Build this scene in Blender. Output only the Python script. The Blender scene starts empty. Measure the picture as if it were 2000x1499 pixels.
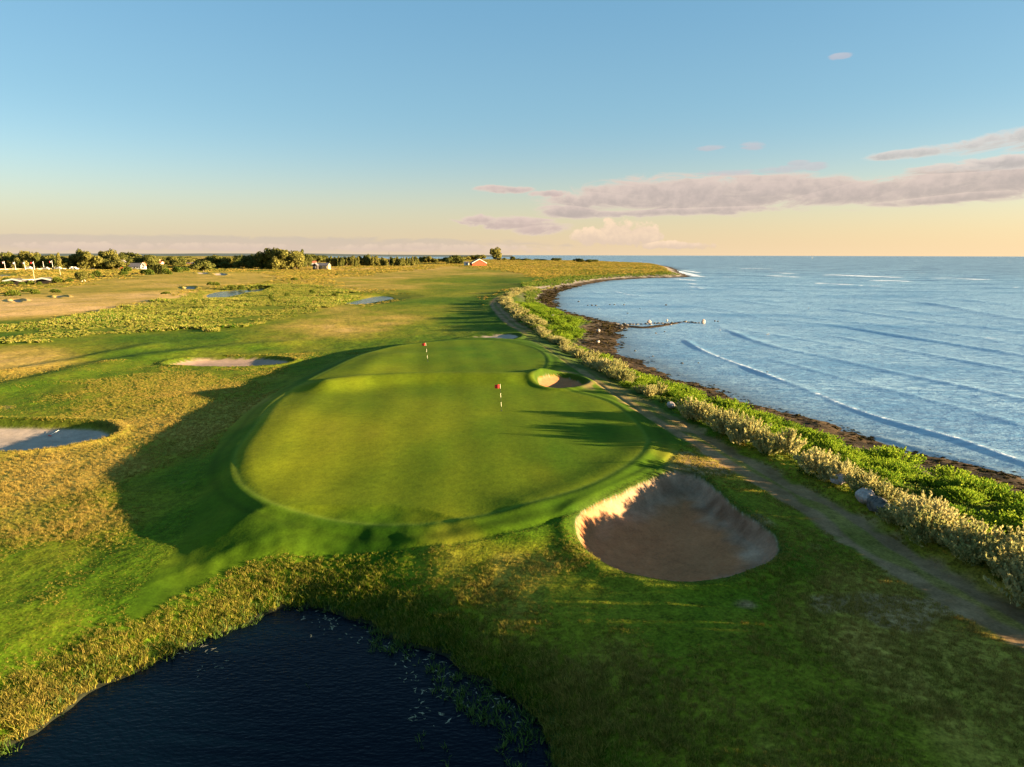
import bpy, math, random
import numpy as np
from mathutils import Vector, Matrix

R = math.radians
scene = bpy.context.scene
COL = scene.collection

# ------------------------------------------------------------------ camera, light, sky
HC = 14.6                       # drone height over the sea
F = 1333.0                      # focal length in photo pixels (2000 wide)
PITCH = math.atan((749.5 - 498.5) / F)
ROLL = R(0.15)
cam = bpy.data.cameras.new('camera')
cam.sensor_width = 36; cam.lens = F / 2000 * 36
cam.clip_start = 0.3; cam.clip_end = 200000
co = bpy.data.objects.new('camera', cam); COL.objects.link(co); scene.camera = co
co.location = (0, 0, HC)
co.rotation_euler = (Matrix.Rotation(R(90) - PITCH, 4, 'X') @ Matrix.Rotation(ROLL, 4, 'Z')).to_euler()

SUN_EL, SUN_AZ = 7.0, 98.5     # azimuth clockwise from +Y
sd_ = Vector((math.cos(R(SUN_EL)) * math.sin(R(SUN_AZ)), math.cos(R(SUN_EL)) * math.cos(R(SUN_AZ)), math.sin(R(SUN_EL))))
sl = bpy.data.lights.new('sun', 'SUN'); sl.energy = 5.0; sl.angle = R(0.6); sl.color = (1.0, 0.75, 0.42)
so = bpy.data.objects.new('sun', sl); COL.objects.link(so); so.location = (200, -40, 60)
so.rotation_euler = sd_.to_track_quat('Z', 'Y').to_euler()
scene.view_settings.view_transform = 'Standard'; scene.view_settings.look = 'None'
scene.view_settings.exposure = 2.88; scene.view_settings.gamma = 1.0
scene.view_settings.use_curve_mapping = False
scene.cycles.max_bounces = 5; scene.cycles.diffuse_bounces = 2; scene.cycles.glossy_bounces = 2
scene.cycles.transmission_bounces = 2; scene.cycles.transparent_max_bounces = 4
scene.cycles.caustics_reflective = False; scene.cycles.caustics_refractive = False

class NT:
    """small helper to write node graphs"""
    def __init__(s, nt): s.nt = nt
    def n(s, t, **kw):
        nd = s.nt.nodes.new(t)
        for k, v in kw.items(): setattr(nd, k, v)
        return nd
    def put(s, sock, v):
        if v is None: return
        if hasattr(v, 'is_output') or isinstance(v, bpy.types.NodeSocket): s.nt.links.new(v, sock)
        elif isinstance(v, (tuple, list)) and len(v) == 3 and sock.type == 'RGBA': sock.default_value = (*v, 1)
        else: sock.default_value = v
    def m(s, op, a, b=None, c=None, clamp=False):
        nd = s.n('ShaderNodeMath', operation=op, use_clamp=clamp)
        s.put(nd.inputs[0], a); s.put(nd.inputs[1], b); s.put(nd.inputs[2], c)
        return nd.outputs[0]
    def mix(s, f, a, b, blend='MIX'):
        nd = s.n('ShaderNodeMix', data_type='RGBA', blend_type=blend)
        s.put(nd.inputs[0], f); s.put(nd.inputs[6], a); s.put(nd.inputs[7], b)
        return nd.outputs[2]
    def noise(s, vec, scale, detail=3, rough=.55, dist=0, out=0):
        nd = s.n('ShaderNodeTexNoise'); s.put(nd.inputs['Vector'], vec)
        nd.inputs['Scale'].default_value = scale; nd.inputs['Detail'].default_value = detail
        nd.inputs['Roughness'].default_value = rough; nd.inputs['Distortion'].default_value = dist
        return nd.outputs[out]
    def ramp(s, f, lo, hi, a=0.0, b=1.0):
        nd = s.n('ShaderNodeMapRange', interpolation_type='SMOOTHSTEP')
        for i, v in enumerate((f, lo, hi, a, b)): s.put(nd.inputs[i], v)
        return nd.outputs[0]
    def scale(s, vec, v):
        nd = s.n('ShaderNodeVectorMath', operation='MULTIPLY'); s.put(nd.inputs[0], vec); nd.inputs[1].default_value = v
        return nd.outputs[0]

def make_world():
    w = bpy.data.worlds.new('World'); scene.world = w; w.use_nodes = True
    g = NT(w.node_tree); bg = w.node_tree.nodes['Background']
    sk = g.n('ShaderNodeTexSky'); sk.sky_type = 'NISHITA'; sk.sun_disc = False
    sk.sun_elevation = R(SUN_EL); sk.sun_rotation = R(SUN_AZ)
    sk.ozone_density = 3.0; sk.dust_density = 0.7; sk.air_density = 1.0; sk.altitude = 0
    tc = g.n('ShaderNodeTexCoord'); sx = g.n('ShaderNodeSeparateXYZ'); g.put(sx.inputs[0], tc.outputs['Generated'])
    x, y, z = sx.outputs
    el = g.m('MULTIPLY', g.m('ARCSINE', z), 57.2958)
    az = g.m('MULTIPLY', g.m('ARCTAN2', x, y), 57.2958)
    # warm band of low haze towards the horizon, warmer on the sun's side
    sunward = g.ramp(az, -30.0, 60.0)
    warm = g.mix(sunward, (2.75, 2.2, 1.6), (3.8, 2.85, 1.6))
    k = g.m('POWER', g.m('MAXIMUM', g.m('SUBTRACT', 1.0, g.m('DIVIDE', g.m('ABSOLUTE', el), 12.0)), 0.0), 1.9)
    skc = g.mix(1.0, sk.outputs[0], (1.08, 1.08, 1.0), 'MULTIPLY')
    col = g.mix(g.m('MULTIPLY', k, 0.92), skc, warm)
    col = g.mix(g.m('MULTIPLY', g.ramp(el, 3.0, 12.0), .55), col, g.mix(g.ramp(el, 6.0, 22.0), (1.12, 2.02, 2.4), (.66, 1.62, 2.38)))
    # clouds: ellipses in azimuth / elevation roughened by stretched noise
    cb = g.n('ShaderNodeCombineXYZ'); g.put(cb.inputs[0], g.m('MULTIPLY', az, 0.28)); g.put(cb.inputs[1], el)
    n1 = g.noise(cb.outputs[0], 0.95, 10, 0.66, .9)
    cb2 = g.n('ShaderNodeCombineXYZ'); g.put(cb2.inputs[0], az); g.put(cb2.inputs[1], el)
    n2 = g.noise(cb2.outputs[0], 1.1, 6, 0.6)
    def ae(px, py):
        u, v = (px - 1000) / F, -(py - 749.5) / F
        c, s_ = math.cos(PITCH), math.sin(PITCH)
        X, Y, Z = u, c + v * s_, -s_ + v * c
        return math.degrees(math.atan2(X, Y)), math.degrees(math.atan2(Z, math.hypot(X, Y)))
    def ell(px, py, rx, ry, tilt=0.0, amp=1.0):
        a0, e0 = ae(px, py); a1, _ = ae(px + rx, py); _, e1 = ae(px, py - ry)
        ra, re = abs(a1 - a0), abs(e1 - e0)
        da = g.m('SUBTRACT', az, a0)
        de = g.m('SUBTRACT', g.m('SUBTRACT', el, e0), g.m('MULTIPLY', da, tilt))
        qa, qe = g.m('DIVIDE', da, ra), g.m('DIVIDE', de, re)
        f = g.m('SUBTRACT', amp, g.m('ADD', g.m('MULTIPLY', qa, qa), g.m('MULTIPLY', qe, qe)))
        return f, qe
    def cloud(lst, nz, k, lo, hi, top, bot, dens, col, edge=None):
        tot = None; q = None
        for e in lst:
            f, qe = ell(*e)
            if tot is None: tot, q = f, qe
            else:
                sel = g.m('GREATER_THAN', f, tot)
                mq = g.n('ShaderNodeMix'); g.put(mq.inputs[0], sel); g.put(mq.inputs[2], q); g.put(mq.inputs[3], qe); q = mq.outputs[0]
                tot = g.m('MAXIMUM', tot, f)
        t = g.m('ADD', g.m('ADD', tot, .38), g.m('MULTIPLY', g.m('SUBTRACT', nz, 0.5), k * 1.9))
        m = g.m('MULTIPLY', g.ramp(t, lo, hi), dens)
        shade = g.ramp(g.m('ADD', q, g.m('MULTIPLY', g.m('SUBTRACT', n2, 0.5), 3.2)), -0.9, 1.3)
        core = g.ramp(t, lo, hi + 0.55)
        cc = g.mix(shade, bot, top)
        if edge: cc = g.mix(core, edge, cc)
        return g.mix(m, col, cc)
    mauve_lo, mauve_hi = (1.8, 1.55, 1.42), (2.55, 2.1, 1.85)
    pink = (2.9, 2.4, 2.0)
    # faint grey bank along the left horizon
    col = cloud([(450, 478, 560, 13), (100, 472, 400, 10), (-900, 470, 700, 14)], n1, 2.2, -0.4, 0.8, (2.1, 1.85, 1.55), (2.3, 1.9, 1.6), 0.6, col)
    # small warm cumulus heads low over the sea
    col = cloud([(930, 487, 150, 9), (750, 486, 90, 8), (820, 482, 60, 7), (430, 484, 160, 8), (160, 484, 120, 9), (1340, 480, 60, 7)], n2, 3.0, 0.1, 1.1, (3.1, 2.45, 1.85), (2.5, 2.0, 1.65), 0.5, col)
    # the big cumulus under the band
    col = cloud([(1205, 455, 42, 24), (1255, 458, 36, 24), (1160, 462, 42, 16), (1300, 478, 60, 8)], n2, 2.2, 0.0, 0.7, (3.5, 2.7, 1.9), (2.7, 2.15, 1.65), 0.9, col)
    # the long mauve band rising to the right, its strays, and the upper right bank
    band = [(1110, 412, 62, 15), (1180, 392, 120, 20, .01), (1330, 382, 220, 36, .01), (1500, 372, 230, 30, .0),
            (1650, 376, 210, 24, .06), (1830, 362, 220, 27, .12), (2020, 340, 230, 36, .10), (1960, 318, 170, 16, .05), (1850, 385, 200, 10, .07), (2300, 315, 260, 45, .08), (1330, 412, 200, 9, .02)]
    col = cloud(band, n1, 2.0, -0.25, 0.8, mauve_hi, mauve_lo, 0.93, col, edge=pink)
    col = cloud([(1790, 298, 90, 10, .03), (1900, 284, 120, 17, .06), (2040, 265, 150, 24, .06), (1980, 312, 170, 14, .03), (2300, 250, 200, 30)], n1, 2.3, 0.0, 1.0, (2.5, 2.3, 2.15), (1.8, 1.72, 1.62), 0.85, col, edge=(2.9, 2.7, 2.4))
    col = cloud([(985, 370, 52, 8), (1075, 378, 40, 7, .03), (1000, 436, 100, 13, -.03), (1050, 448, 55, 13), (940, 430, 40, 7)], n1, 2.4, 0.0, 0.8, (2.6, 2.05, 1.85), (2.0, 1.6, 1.5), 0.85, col, edge=pink)
    col = cloud([(1385, 288, 34, 6), (1470, 284, 26, 9), (1525, 330, 60, 8, .04), (1592, 324, 30, 9), (1640, 108, 22, 6, .03), (1420, 336, 60, 6), (1560, 318, 24, 6)], n1, 2.6, 0.1, 1.3, (2.3, 2.1, 2.15), (2.1, 1.9, 2.0), 0.55, col)
    col = g.mix(1.0, col, (.79, .77, .78), 'MULTIPLY')
    g.put(bg.inputs[0], col); bg.inputs[1].default_value = 0.05
make_world()

# ------------------------------------------------------------------ geometry helpers
def at(px, py, z=1.7):
    """photo pixel -> point on the level z"""
    u, v = (px - 1000) / F, -(py - 749.5) / F
    c, s = math.cos(ROLL), math.sin(ROLL)
    u, v = u * c - v * s, u * s + v * c
    cp, sp = math.cos(PITCH), math.sin(PITCH)
    dx, dy, dz = u, cp + v * sp, -sp + v * cp
    if dz > -1e-4: dz = -1e-4
    t = (z - HC) / dz
    return (dx * t, dy * t)
def P(pts, z=1.7): return np.array([at(a, b, z) for a, b in pts])
def smooth(pts, k=5, closed=True):
    p = np.asarray(pts, float); n = len(p); out = []
    rng = range(n) if closed else range(n - 1)
    for i in rng:
        if closed: p0, p1, p2, p3 = p[i - 1], p[i], p[(i + 1) % n], p[(i + 2) % n]
        else: p0, p1, p2, p3 = p[max(i - 1, 0)], p[i], p[i + 1], p[min(i + 2, n - 1)]
        for j in range(k):
            t = j / k
            out.append(.5 * ((2 * p1) + (p2 - p0) * t + (2 * p0 - 5 * p1 + 4 * p2 - p3) * t * t + (3 * p1 - p0 - 3 * p2 + p3) * t ** 3))
    if not closed: out.append(p[-1])
    return np.array(out)
def ss(t, a=0.0, b=1.0):
    t = np.clip((t - a) / (b - a), 0, 1); return t * t * (3 - 2 * t)
def linedist(X, Y, pl, closed=False, margin=40.0):
    """distance to a polyline, capped at margin; also the parameter of the nearest segment"""
    X = np.asarray(X, float); Y = np.asarray(Y, float)
    D = np.full(X.shape, margin * margin); T = np.zeros(X.shape)
    lo, hi = pl.min(0) - margin, pl.max(0) + margin
    sel = np.nonzero((X > lo[0]) & (X < hi[0]) & (Y > lo[1]) & (Y < hi[1]))[0]
    if len(sel) == 0: return np.sqrt(D), T
    xs, ys = X[sel], Y[sel]; d = D[sel]; tt = T[sel]
    n = len(pl)
    if len(sel) <= 4:      # few points: all segments at once
        A = pl if closed else pl[:-1]; B = np.roll(pl, -1, 0) if closed else pl[1:]
        e = B - A; L = (e ** 2).sum(1) + 1e-12
        t = np.clip(((xs[:, None] - A[:, 0]) * e[:, 0] + (ys[:, None] - A[:, 1]) * e[:, 1]) / L, 0, 1)
        dd = (xs[:, None] - A[:, 0] - t * e[:, 0]) ** 2 + (ys[:, None] - A[:, 1] - t * e[:, 1]) ** 2
        k = dd.argmin(1); w = np.arange(len(sel)); b = dd[w, k] < d
        d = np.where(b, dd[w, k], d); tt = np.where(b, k + t[w, k], tt); D[sel] = d; T[sel] = tt
        return np.sqrt(D), T
    for i in range(n if closed else n - 1):
        ax, ay = pl[i]; bx, by = pl[(i + 1) % n]
        m = max(abs(bx - ax), abs(by - ay)) + margin
        q = np.nonzero((np.abs(xs - (ax + bx) / 2) < m) & (np.abs(ys - (ay + by) / 2) < m))[0]
        if len(q) == 0: continue
        ex, ey = bx - ax, by - ay; L = ex * ex + ey * ey + 1e-12
        t = np.clip(((xs[q] - ax) * ex + (ys[q] - ay) * ey) / L, 0, 1)
        dd = (xs[q] - ax - t * ex) ** 2 + (ys[q] - ay - t * ey) ** 2
        b = dd < d[q]
        d[q[b]] = dd[b]; tt[q[b]] = i + t[b]
    D[sel] = d; T[sel] = tt
    return np.sqrt(D), T
def inside(X, Y, pl):
    X = np.asarray(X, float); Y = np.asarray(Y, float)
    r = np.zeros(X.shape, bool)
    lo, hi = pl.min(0), pl.max(0)
    sel = np.nonzero((X >= lo[0]) & (X <= hi[0]) & (Y >= lo[1]) & (Y <= hi[1]))[0]
    xs, ys = X[sel], Y[sel]; c = np.zeros(xs.shape, bool)
    if len(sel) == 0: return r
    if len(sel) <= 4:
        A = pl; B = np.roll(pl, -1, 0); dy = np.where(B[:, 1] == A[:, 1], 1e-12, B[:, 1] - A[:, 1])
        cr = ((A[:, 1] > ys[:, None]) != (B[:, 1] > ys[:, None])) & (xs[:, None] < (B[:, 0] - A[:, 0]) * (ys[:, None] - A[:, 1]) / dy + A[:, 0])
        r[sel] = cr.sum(1) % 2 == 1; return r
    n = len(pl)
    for i in range(n):
        ax, ay = pl[i]; bx, by = pl[(i + 1) % n]
        if ay == by: continue
        c ^= ((ay > ys) != (by > ys)) & (xs < (bx - ax) * (ys - ay) / (by - ay) + ax)
    r[sel] = c
    return r
def sdf(X, Y, pl, margin=20.0):
    """signed distance to a closed outline, positive inside"""
    d, _ = linedist(X, Y, pl, True, margin)
    return np.where(inside(X, Y, pl), d, -d)
def vnoise(x, y, seed=0):
    xi, yi = np.floor(x).astype(np.int64), np.floor(y).astype(np.int64)
    fx, fy = x - xi, y - yi; fx = fx * fx * (3 - 2 * fx); fy = fy * fy * (3 - 2 * fy)
    def h(a, b):
        k = (a * 374761393 + b * 668265263 + seed * 974634777) & 0xffffffff
        k = ((k ^ (k >> 13)) * 1274126177) & 0xffffffff
        return ((k ^ (k >> 16)) & 0xffff) / 65535.0
    return (h(xi, yi) * (1 - fx) + h(xi + 1, yi) * fx) * (1 - fy) + (h(xi, yi + 1) * (1 - fx) + h(xi + 1, yi + 1) * fx) * fy
def fbm(x, y, s, o=4, seed=0):
    """noise in -1..1, feature size s metres"""
    v = 0; a = 1; t = 0
    for i in range(o):
        v = v + a * (vnoise(x / s * 2 ** i + 31.7 * i, y / s * 2 ** i - 17.3 * i, seed + i) * 2 - 1); t += a; a *= .5
    return v / t * 1.6

# ------------------------------------------------------------------ outlines traced in the photograph, laid on the ground
coast_px = [(2000, 947), (1910, 923), (1820, 896), (1715, 867), (1640, 842), (1580, 824), (1505, 800), (1440, 775), (1395, 756), (1344, 742),
            (1314, 730), (1290, 718), (1262, 704), (1222, 690), (1218, 676), (1206, 662), (1203, 650), (1215, 643), (1206, 634), (1175, 627), (1130, 617),
            (1098, 608), (1086, 602), (1092, 596), (1084, 589), (1088, 579), (1090, 571), (1121, 562), (1161, 553), (1209, 547), (1265, 543.5), (1310, 543),
            (1346, 541), (1344, 538), (1332, 533), (1314, 524), (1287, 518.5), (1238, 515), (1166, 511.5), (1107, 509.5), (1017, 507.5), (900, 507), (760, 506.5)]
coast_w = np.vstack([[(62, -300), (60, -60), (50, 5), (42, 24)], P(coast_px, 0.0)])
coast_s = smooth(coast_w, 4, False)
SEA = np.vstack([coast_s, [(-1000, 3300), (-2600, 6500), (-9000, 12000), (-60000, 20000), (-60000, 90000), (90000, 90000), (90000, -40000), (200, -40000)]])
green_px = [(462, 905), (478, 945), (535, 983), (620, 1003), (700, 1013), (780, 1018), (860, 1018), (950, 1008), (1050, 988), (1150, 955), (1225, 912), (1258, 875),
            (1256, 848), (1228, 815), (1185, 785), (1120, 768), (1050, 752), (1040, 742), (1055, 725), (1064, 705), (1052, 688), (1020, 675), (960, 667),
            (880, 668), (790, 676), (720, 692), (650, 722), (575, 760), (533, 790), (500, 835), (470, 875)]
GREEN = smooth(P(green_px, 2.5), 4)
apron_px = [(1322, 858), (1318, 880), (1270, 922), (1190, 965), (1115, 1005), (1050, 1026), (960, 1042), (870, 1051), (750, 1053), (620, 1053), (520, 1056), (420, 1078), (330, 1112),
            (262, 1150), (300, 1090), (360, 1030), (395, 965), (420, 890), (450, 830), (510, 780), (600, 728), (680, 692), (780, 665), (880, 655), (960, 660), (1030, 662), (1075, 688),
            (1130, 728), (1190, 768), (1250, 808)]
APRON = smooth(P(apron_px, 2.4), 4)
b_big = smooth(P([(1124, 1025), (1140, 1003), (1180, 983), (1240, 957), (1300, 928), (1340, 924), (1378, 935), (1424, 975), (1470, 1008), (1514, 1043), (1523, 1068), (1505, 1092),
                  (1460, 1111), (1400, 1126), (1340, 1131), (1270, 1122), (1200, 1102), (1150, 1073), (1127, 1048)], 2.35), 4)
def oval(cx, cy, rx, ry, n=14, z=2.0, sk=0.0):
    return smooth(P([(cx + rx * math.cos(a) + sk * ry * math.sin(a), cy + ry * math.sin(a) * (1 + .15 * math.cos(2 * a + cx))) for a in np.linspace(0, 2 * math.pi, n, endpoint=False)], z), 3)
b_small = oval(1096, 748, 50, 11.5, z=2.5)
b_far = oval(956, 658, 58, 7.5, z=2.2, sk=-2)
b_mid = smooth(P([(322, 712), (360, 702), (410, 698), (470, 697), (530, 698), (572, 704), (560, 710), (520, 715), (450, 717), (370, 716)], 1.6), 4)
b_left = smooth(P([(-160, 830), (-60, 821), (0, 821), (100, 822), (190, 824), (224, 833), (226, 844), (195, 856), (130, 870), (50, 880), (0, 883), (-100, 885), (-170, 865)], 1.6), 4)
BUNK = [(b_big, 1.15, 'big'), (b_small, .7, 'small'), (b_far, .22, 'far'), (b_mid, .55, 'mid'), (b_left, .9, 'left'),
        (oval(34, 586, 15, 2.2, z=1.7), .7, 'f'), (oval(119, 578.5, 13, 2.4, z=1.7), .7, 'f'), (oval(371, 561, 12, 2.4, z=1.9), .7, 'f'),
        (oval(430, 537, 14, 1.5, z=2.2), .5, 'f'), (oval(396, 535.5, 12, 1.3, z=2.2), .5, 'f')]
pond_px = [(-60, 1490), (0, 1461), (87, 1416), (157, 1371), (245, 1325), (315, 1290), (367, 1266), (437, 1234), (490, 1210), (545, 1190), (610, 1186), (665, 1196), (722, 1217), (768, 1238),
           (827, 1266), (880, 1301), (950, 1343), (1037, 1388), (1065, 1427), (1090, 1490), (1110, 1560), (1090, 1700), (900, 1850), (500, 1900), (-200, 1850), (-400, 1680)]
ZP = 0.7
POND = smooth(P(pond_px, ZP), 4)
POND2 = smooth(P([(402, 578), (424, 571), (452, 568.5), (480, 566.5), (510, 565), (513, 567), (488, 572), (466, 576), (440, 581), (416, 584)], 1.0), 3)
POND3 = smooth(P([(668, 594), (700, 587), (728, 580.5), (750, 579), (770, 583), (752, 587), (735, 590), (705, 595.5), (685, 596)], 0.9), 3)
POND4 = smooth(P([(-60, 536), (0, 537), (22, 538), (26, 540), (10, 542), (-30, 543), (-70, 542)], 0.9), 3)
track_px = [(1075, 556), (1020, 565), (975, 582), (968, 596), (990, 622), (1040, 655), (1100, 695), (1180, 750), (1260, 800), (1340, 850), (1420, 895), (1510, 945), (1560, 975), (1620, 1010),
            (1700, 1066), (1780, 1115), (1880, 1170), (2000, 1235), (2150, 1310)]
TRACK = smooth(np.vstack([P(track_px, 2.1), [(20.5, 8), (22, -10), (22, -60)]]), 4, False)
ridge_line = smooth(P([(250, 1180), (420, 1100), (560, 1075), (650, 1085), (760, 1110), (880, 1160), (1000, 1225), (1120, 1300), (1230, 1390), (1300, 1500), (1350, 1700)], 2.3), 3, False)
MARSH = smooth(P([(-200, 650), (0, 633), (100, 624), (200, 608), (330, 584), (395, 567), (540, 556), (620, 560), (700, 572), (690, 590), (640, 604), (560, 624), (480, 640), (420, 650),
                  (330, 648), (250, 655), (150, 665), (0, 682), (-200, 700)], 1.5), 3)
JETTY = smooth(P([(1195, 640), (1225, 638), (1262, 640), (1300, 635), (1334, 629)], 0.1), 4, False)
RIDGES = [(smooth(P([(640, 756), (720, 746), (820, 741), (920, 741), (1020, 742), (1050, 735)], 2.6), 3, False), .68, 2.2),
          (smooth(P([(500, 900), (540, 840), (600, 785), (680, 735), (760, 695)], 2.6), 3, False), .16, 2.6),
          (smooth(P([(1270, 870), (1230, 905), (1140, 955), (1040, 990)], 2.6), 3, False), .18, 1.6),
          (smooth(P([(-100, 770), (60, 745), (230, 705), (420, 680), (560, 668)], 1.8), 3, False), .35, 3.0),
          (smooth(P([(0, 725), (160, 700), (300, 672)], 1.8), 3, False), .25, 2.0)]

PLAT = smooth(P([(472, 905), (485, 945), (500, 985), (520, 1020), (580, 1040), (700, 1046), (870, 1044), (980, 1030), (1060, 1012), (1110, 992), (1180, 962), (1258, 915), (1300, 880), (1308, 860), (1240, 812), (1180, 772), (1120, 732), (1066, 694),
                 (1020, 668), (960, 663), (880, 664), (790, 674), (720, 690), (650, 720), (575, 758), (535, 790), (505, 835), (478, 875)], 2.5), 4)
def zfun(X, Y):
    """height of the ground; also the weights of its zones"""
    X = np.asarray(X, float).ravel(); Y = np.asarray(Y, float).ravel()
    r = np.hypot(X, Y)
    far = ss(r, 60, 260)
    sdc = -sdf(X, Y, SEA, 60.0)
    sdc = sdc + (fbm(X, Y, 5, 4, 5) * 1.3 + fbm(X, Y, 26, 2, 6) * 1.0) * ss(60 - np.abs(sdc), 0, 50) * (1 - .2 * far)
    base = np.interp(sdc, [-60, -8, 0, 3.5, 7, 11.5, 15, 60], [-5, -.6, 0, .42, .75, 1.8, 2.15, 2.15])
    land = ss(sdc, 10, 20)
    inland = ss(-X, -6, 14)
    z = base - land * inland * .55 * (1 - ss(r, 300, 700))
    z += land * (fbm(X, Y, 14, 3, 11) * .10 + fbm(X, Y, 48, 3, 12) * .22 * far + fbm(X, Y, 110, 3, 13) * .9 * ss(r, 150, 500))
    tkd, _ = linedist(X, Y, TRACK, False, 12.0)
    z += .38 * land * ss(tkd, 1.2, 2.2) * (1 - ss(tkd, 3.0, 5.0)) * (X > np.interp(Y, TRACK[::-1][:, 1], TRACK[::-1][:, 0])) * (1 - ss(r, 170, 220))
    # plateau under the green
    sa = sdf(X, Y, APRON, 20.0); sg = sdf(X, Y, GREEN, 20.0)
    plat = ss(sdf(X, Y, PLAT, 20.0), -4.4, 0.6)
    z = z * (1 - plat) + plat * (2.55 + fbm(X, Y, 9, 2, 21) * .06 + fbm(X, Y, 22, 2, 22) * .10)
    z += .05 * ss(-np.abs(sg + .5), -.5, 0)
    z -= .07 * ss(-np.abs(sa + .25), -.35, 0) * ss(X, -6, -3)
    for pl, hgt, wid in RIDGES:
        d, _ = linedist(X, Y, pl, False, wid * 3)
        z += hgt * (np.exp(-(d / wid) ** 2) - np.exp(-9))
    # slope right of the plateau falls to the track
    # pond basin
    sp = sdf(X, Y, POND, 20.0) + fbm(X, Y, 2.2, 3, 31) * .35
    rl, _ = linedist(X, Y, ridge_line, False, 10.0)
    z += .25 * np.exp(-(rl / 1.5) ** 2) * land
    bank = np.interp(sp, [-6.5, -4.2, -1.2, 0, 1.5, 6], [0, .16, .68, 1, 1.15, 1.15])
    z = z * (1 - np.minimum(bank, 1)) + ZP * np.minimum(bank, 1) - np.maximum(bank - 1, 0) * 6
    w_p = sp
    for pl, zz, wd in ((POND2, 1.0, 14), (POND3, .9, 10), (POND4, .9, 20)):
        s = sdf(X, Y, pl, wd * 1.5)
        b = np.interp(s, [-wd, -wd * .6, 0, 3], [0, .25, 1, 1.25])
        z = z * (1 - np.minimum(b, 1)) + zz * np.minimum(b, 1) - np.maximum(b - 1, 0) * 3
    sand = np.zeros_like(z); bid = np.full(z.shape, -1)
    for i, (pl, dep, _) in enumerate(BUNK):
        s = sdf(X, Y, pl, 8.0)
        lip = .14 * np.exp(-((s + .45) / .5) ** 2) * (1 if i < 5 else 2)
        wob = s + fbm(X, Y, .9, 2, 40 + i) * .05
        k = .9 if i < 5 else 1.6
        if i == 0: z += lip - dep * (.60 * ss(s, -.1, .75) + .40 * ss(s, 0, 2.8))
        else: z += lip - dep * (.6 * ss(s, -.3, .4) + .40 * ss(wob, .1, 2.6 * k))
        w0 = s - (.22 if i else 0) + fbm(X, Y, .7, 2, 45) * .05; sand = np.maximum(sand, ss(w0, .0, .14 if i in (0, 1) else .4)); bid[w0 > .07] = i
    # track ruts
    c = np.exp(-(tkd / .55) ** 2)
    z += land * (.02 * c - .03 * np.exp(-((tkd - .95) / .5) ** 2))
    jd, jt = linedist(X, Y, JETTY, False, 9.0)
    jw = np.interp(jt, [0, 14, 16], [2.6, .8, .2])
    z = np.maximum(z, .32 - (jd / jw) ** 2 * .5 + fbm(X, Y, 2, 3, 8) * .12 - 6 * (jd > 8))
    # rough micro relief
    rough = land * (1 - plat) * (1 - sand)
    z += rough * fbm(X, Y, 1.6, 3, 51) * .035 * (1 - far)
    beachw = ss(sdc, -1, .5) * (1 - ss(sdc, 6.5, 9))
    z += beachw * fbm(X, Y, 1.4, 4, 52) * .10
    return dict(z=z, sdc=sdc, sg=sg, sa=sa, sp=w_p, sand=sand, bid=bid, track=tkd, r=r, far=far, land=land, jet=np.where(jd < jw * .8, 1, 0))
def zat(x, y): return float(zfun([x], [y])['z'][0])

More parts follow.
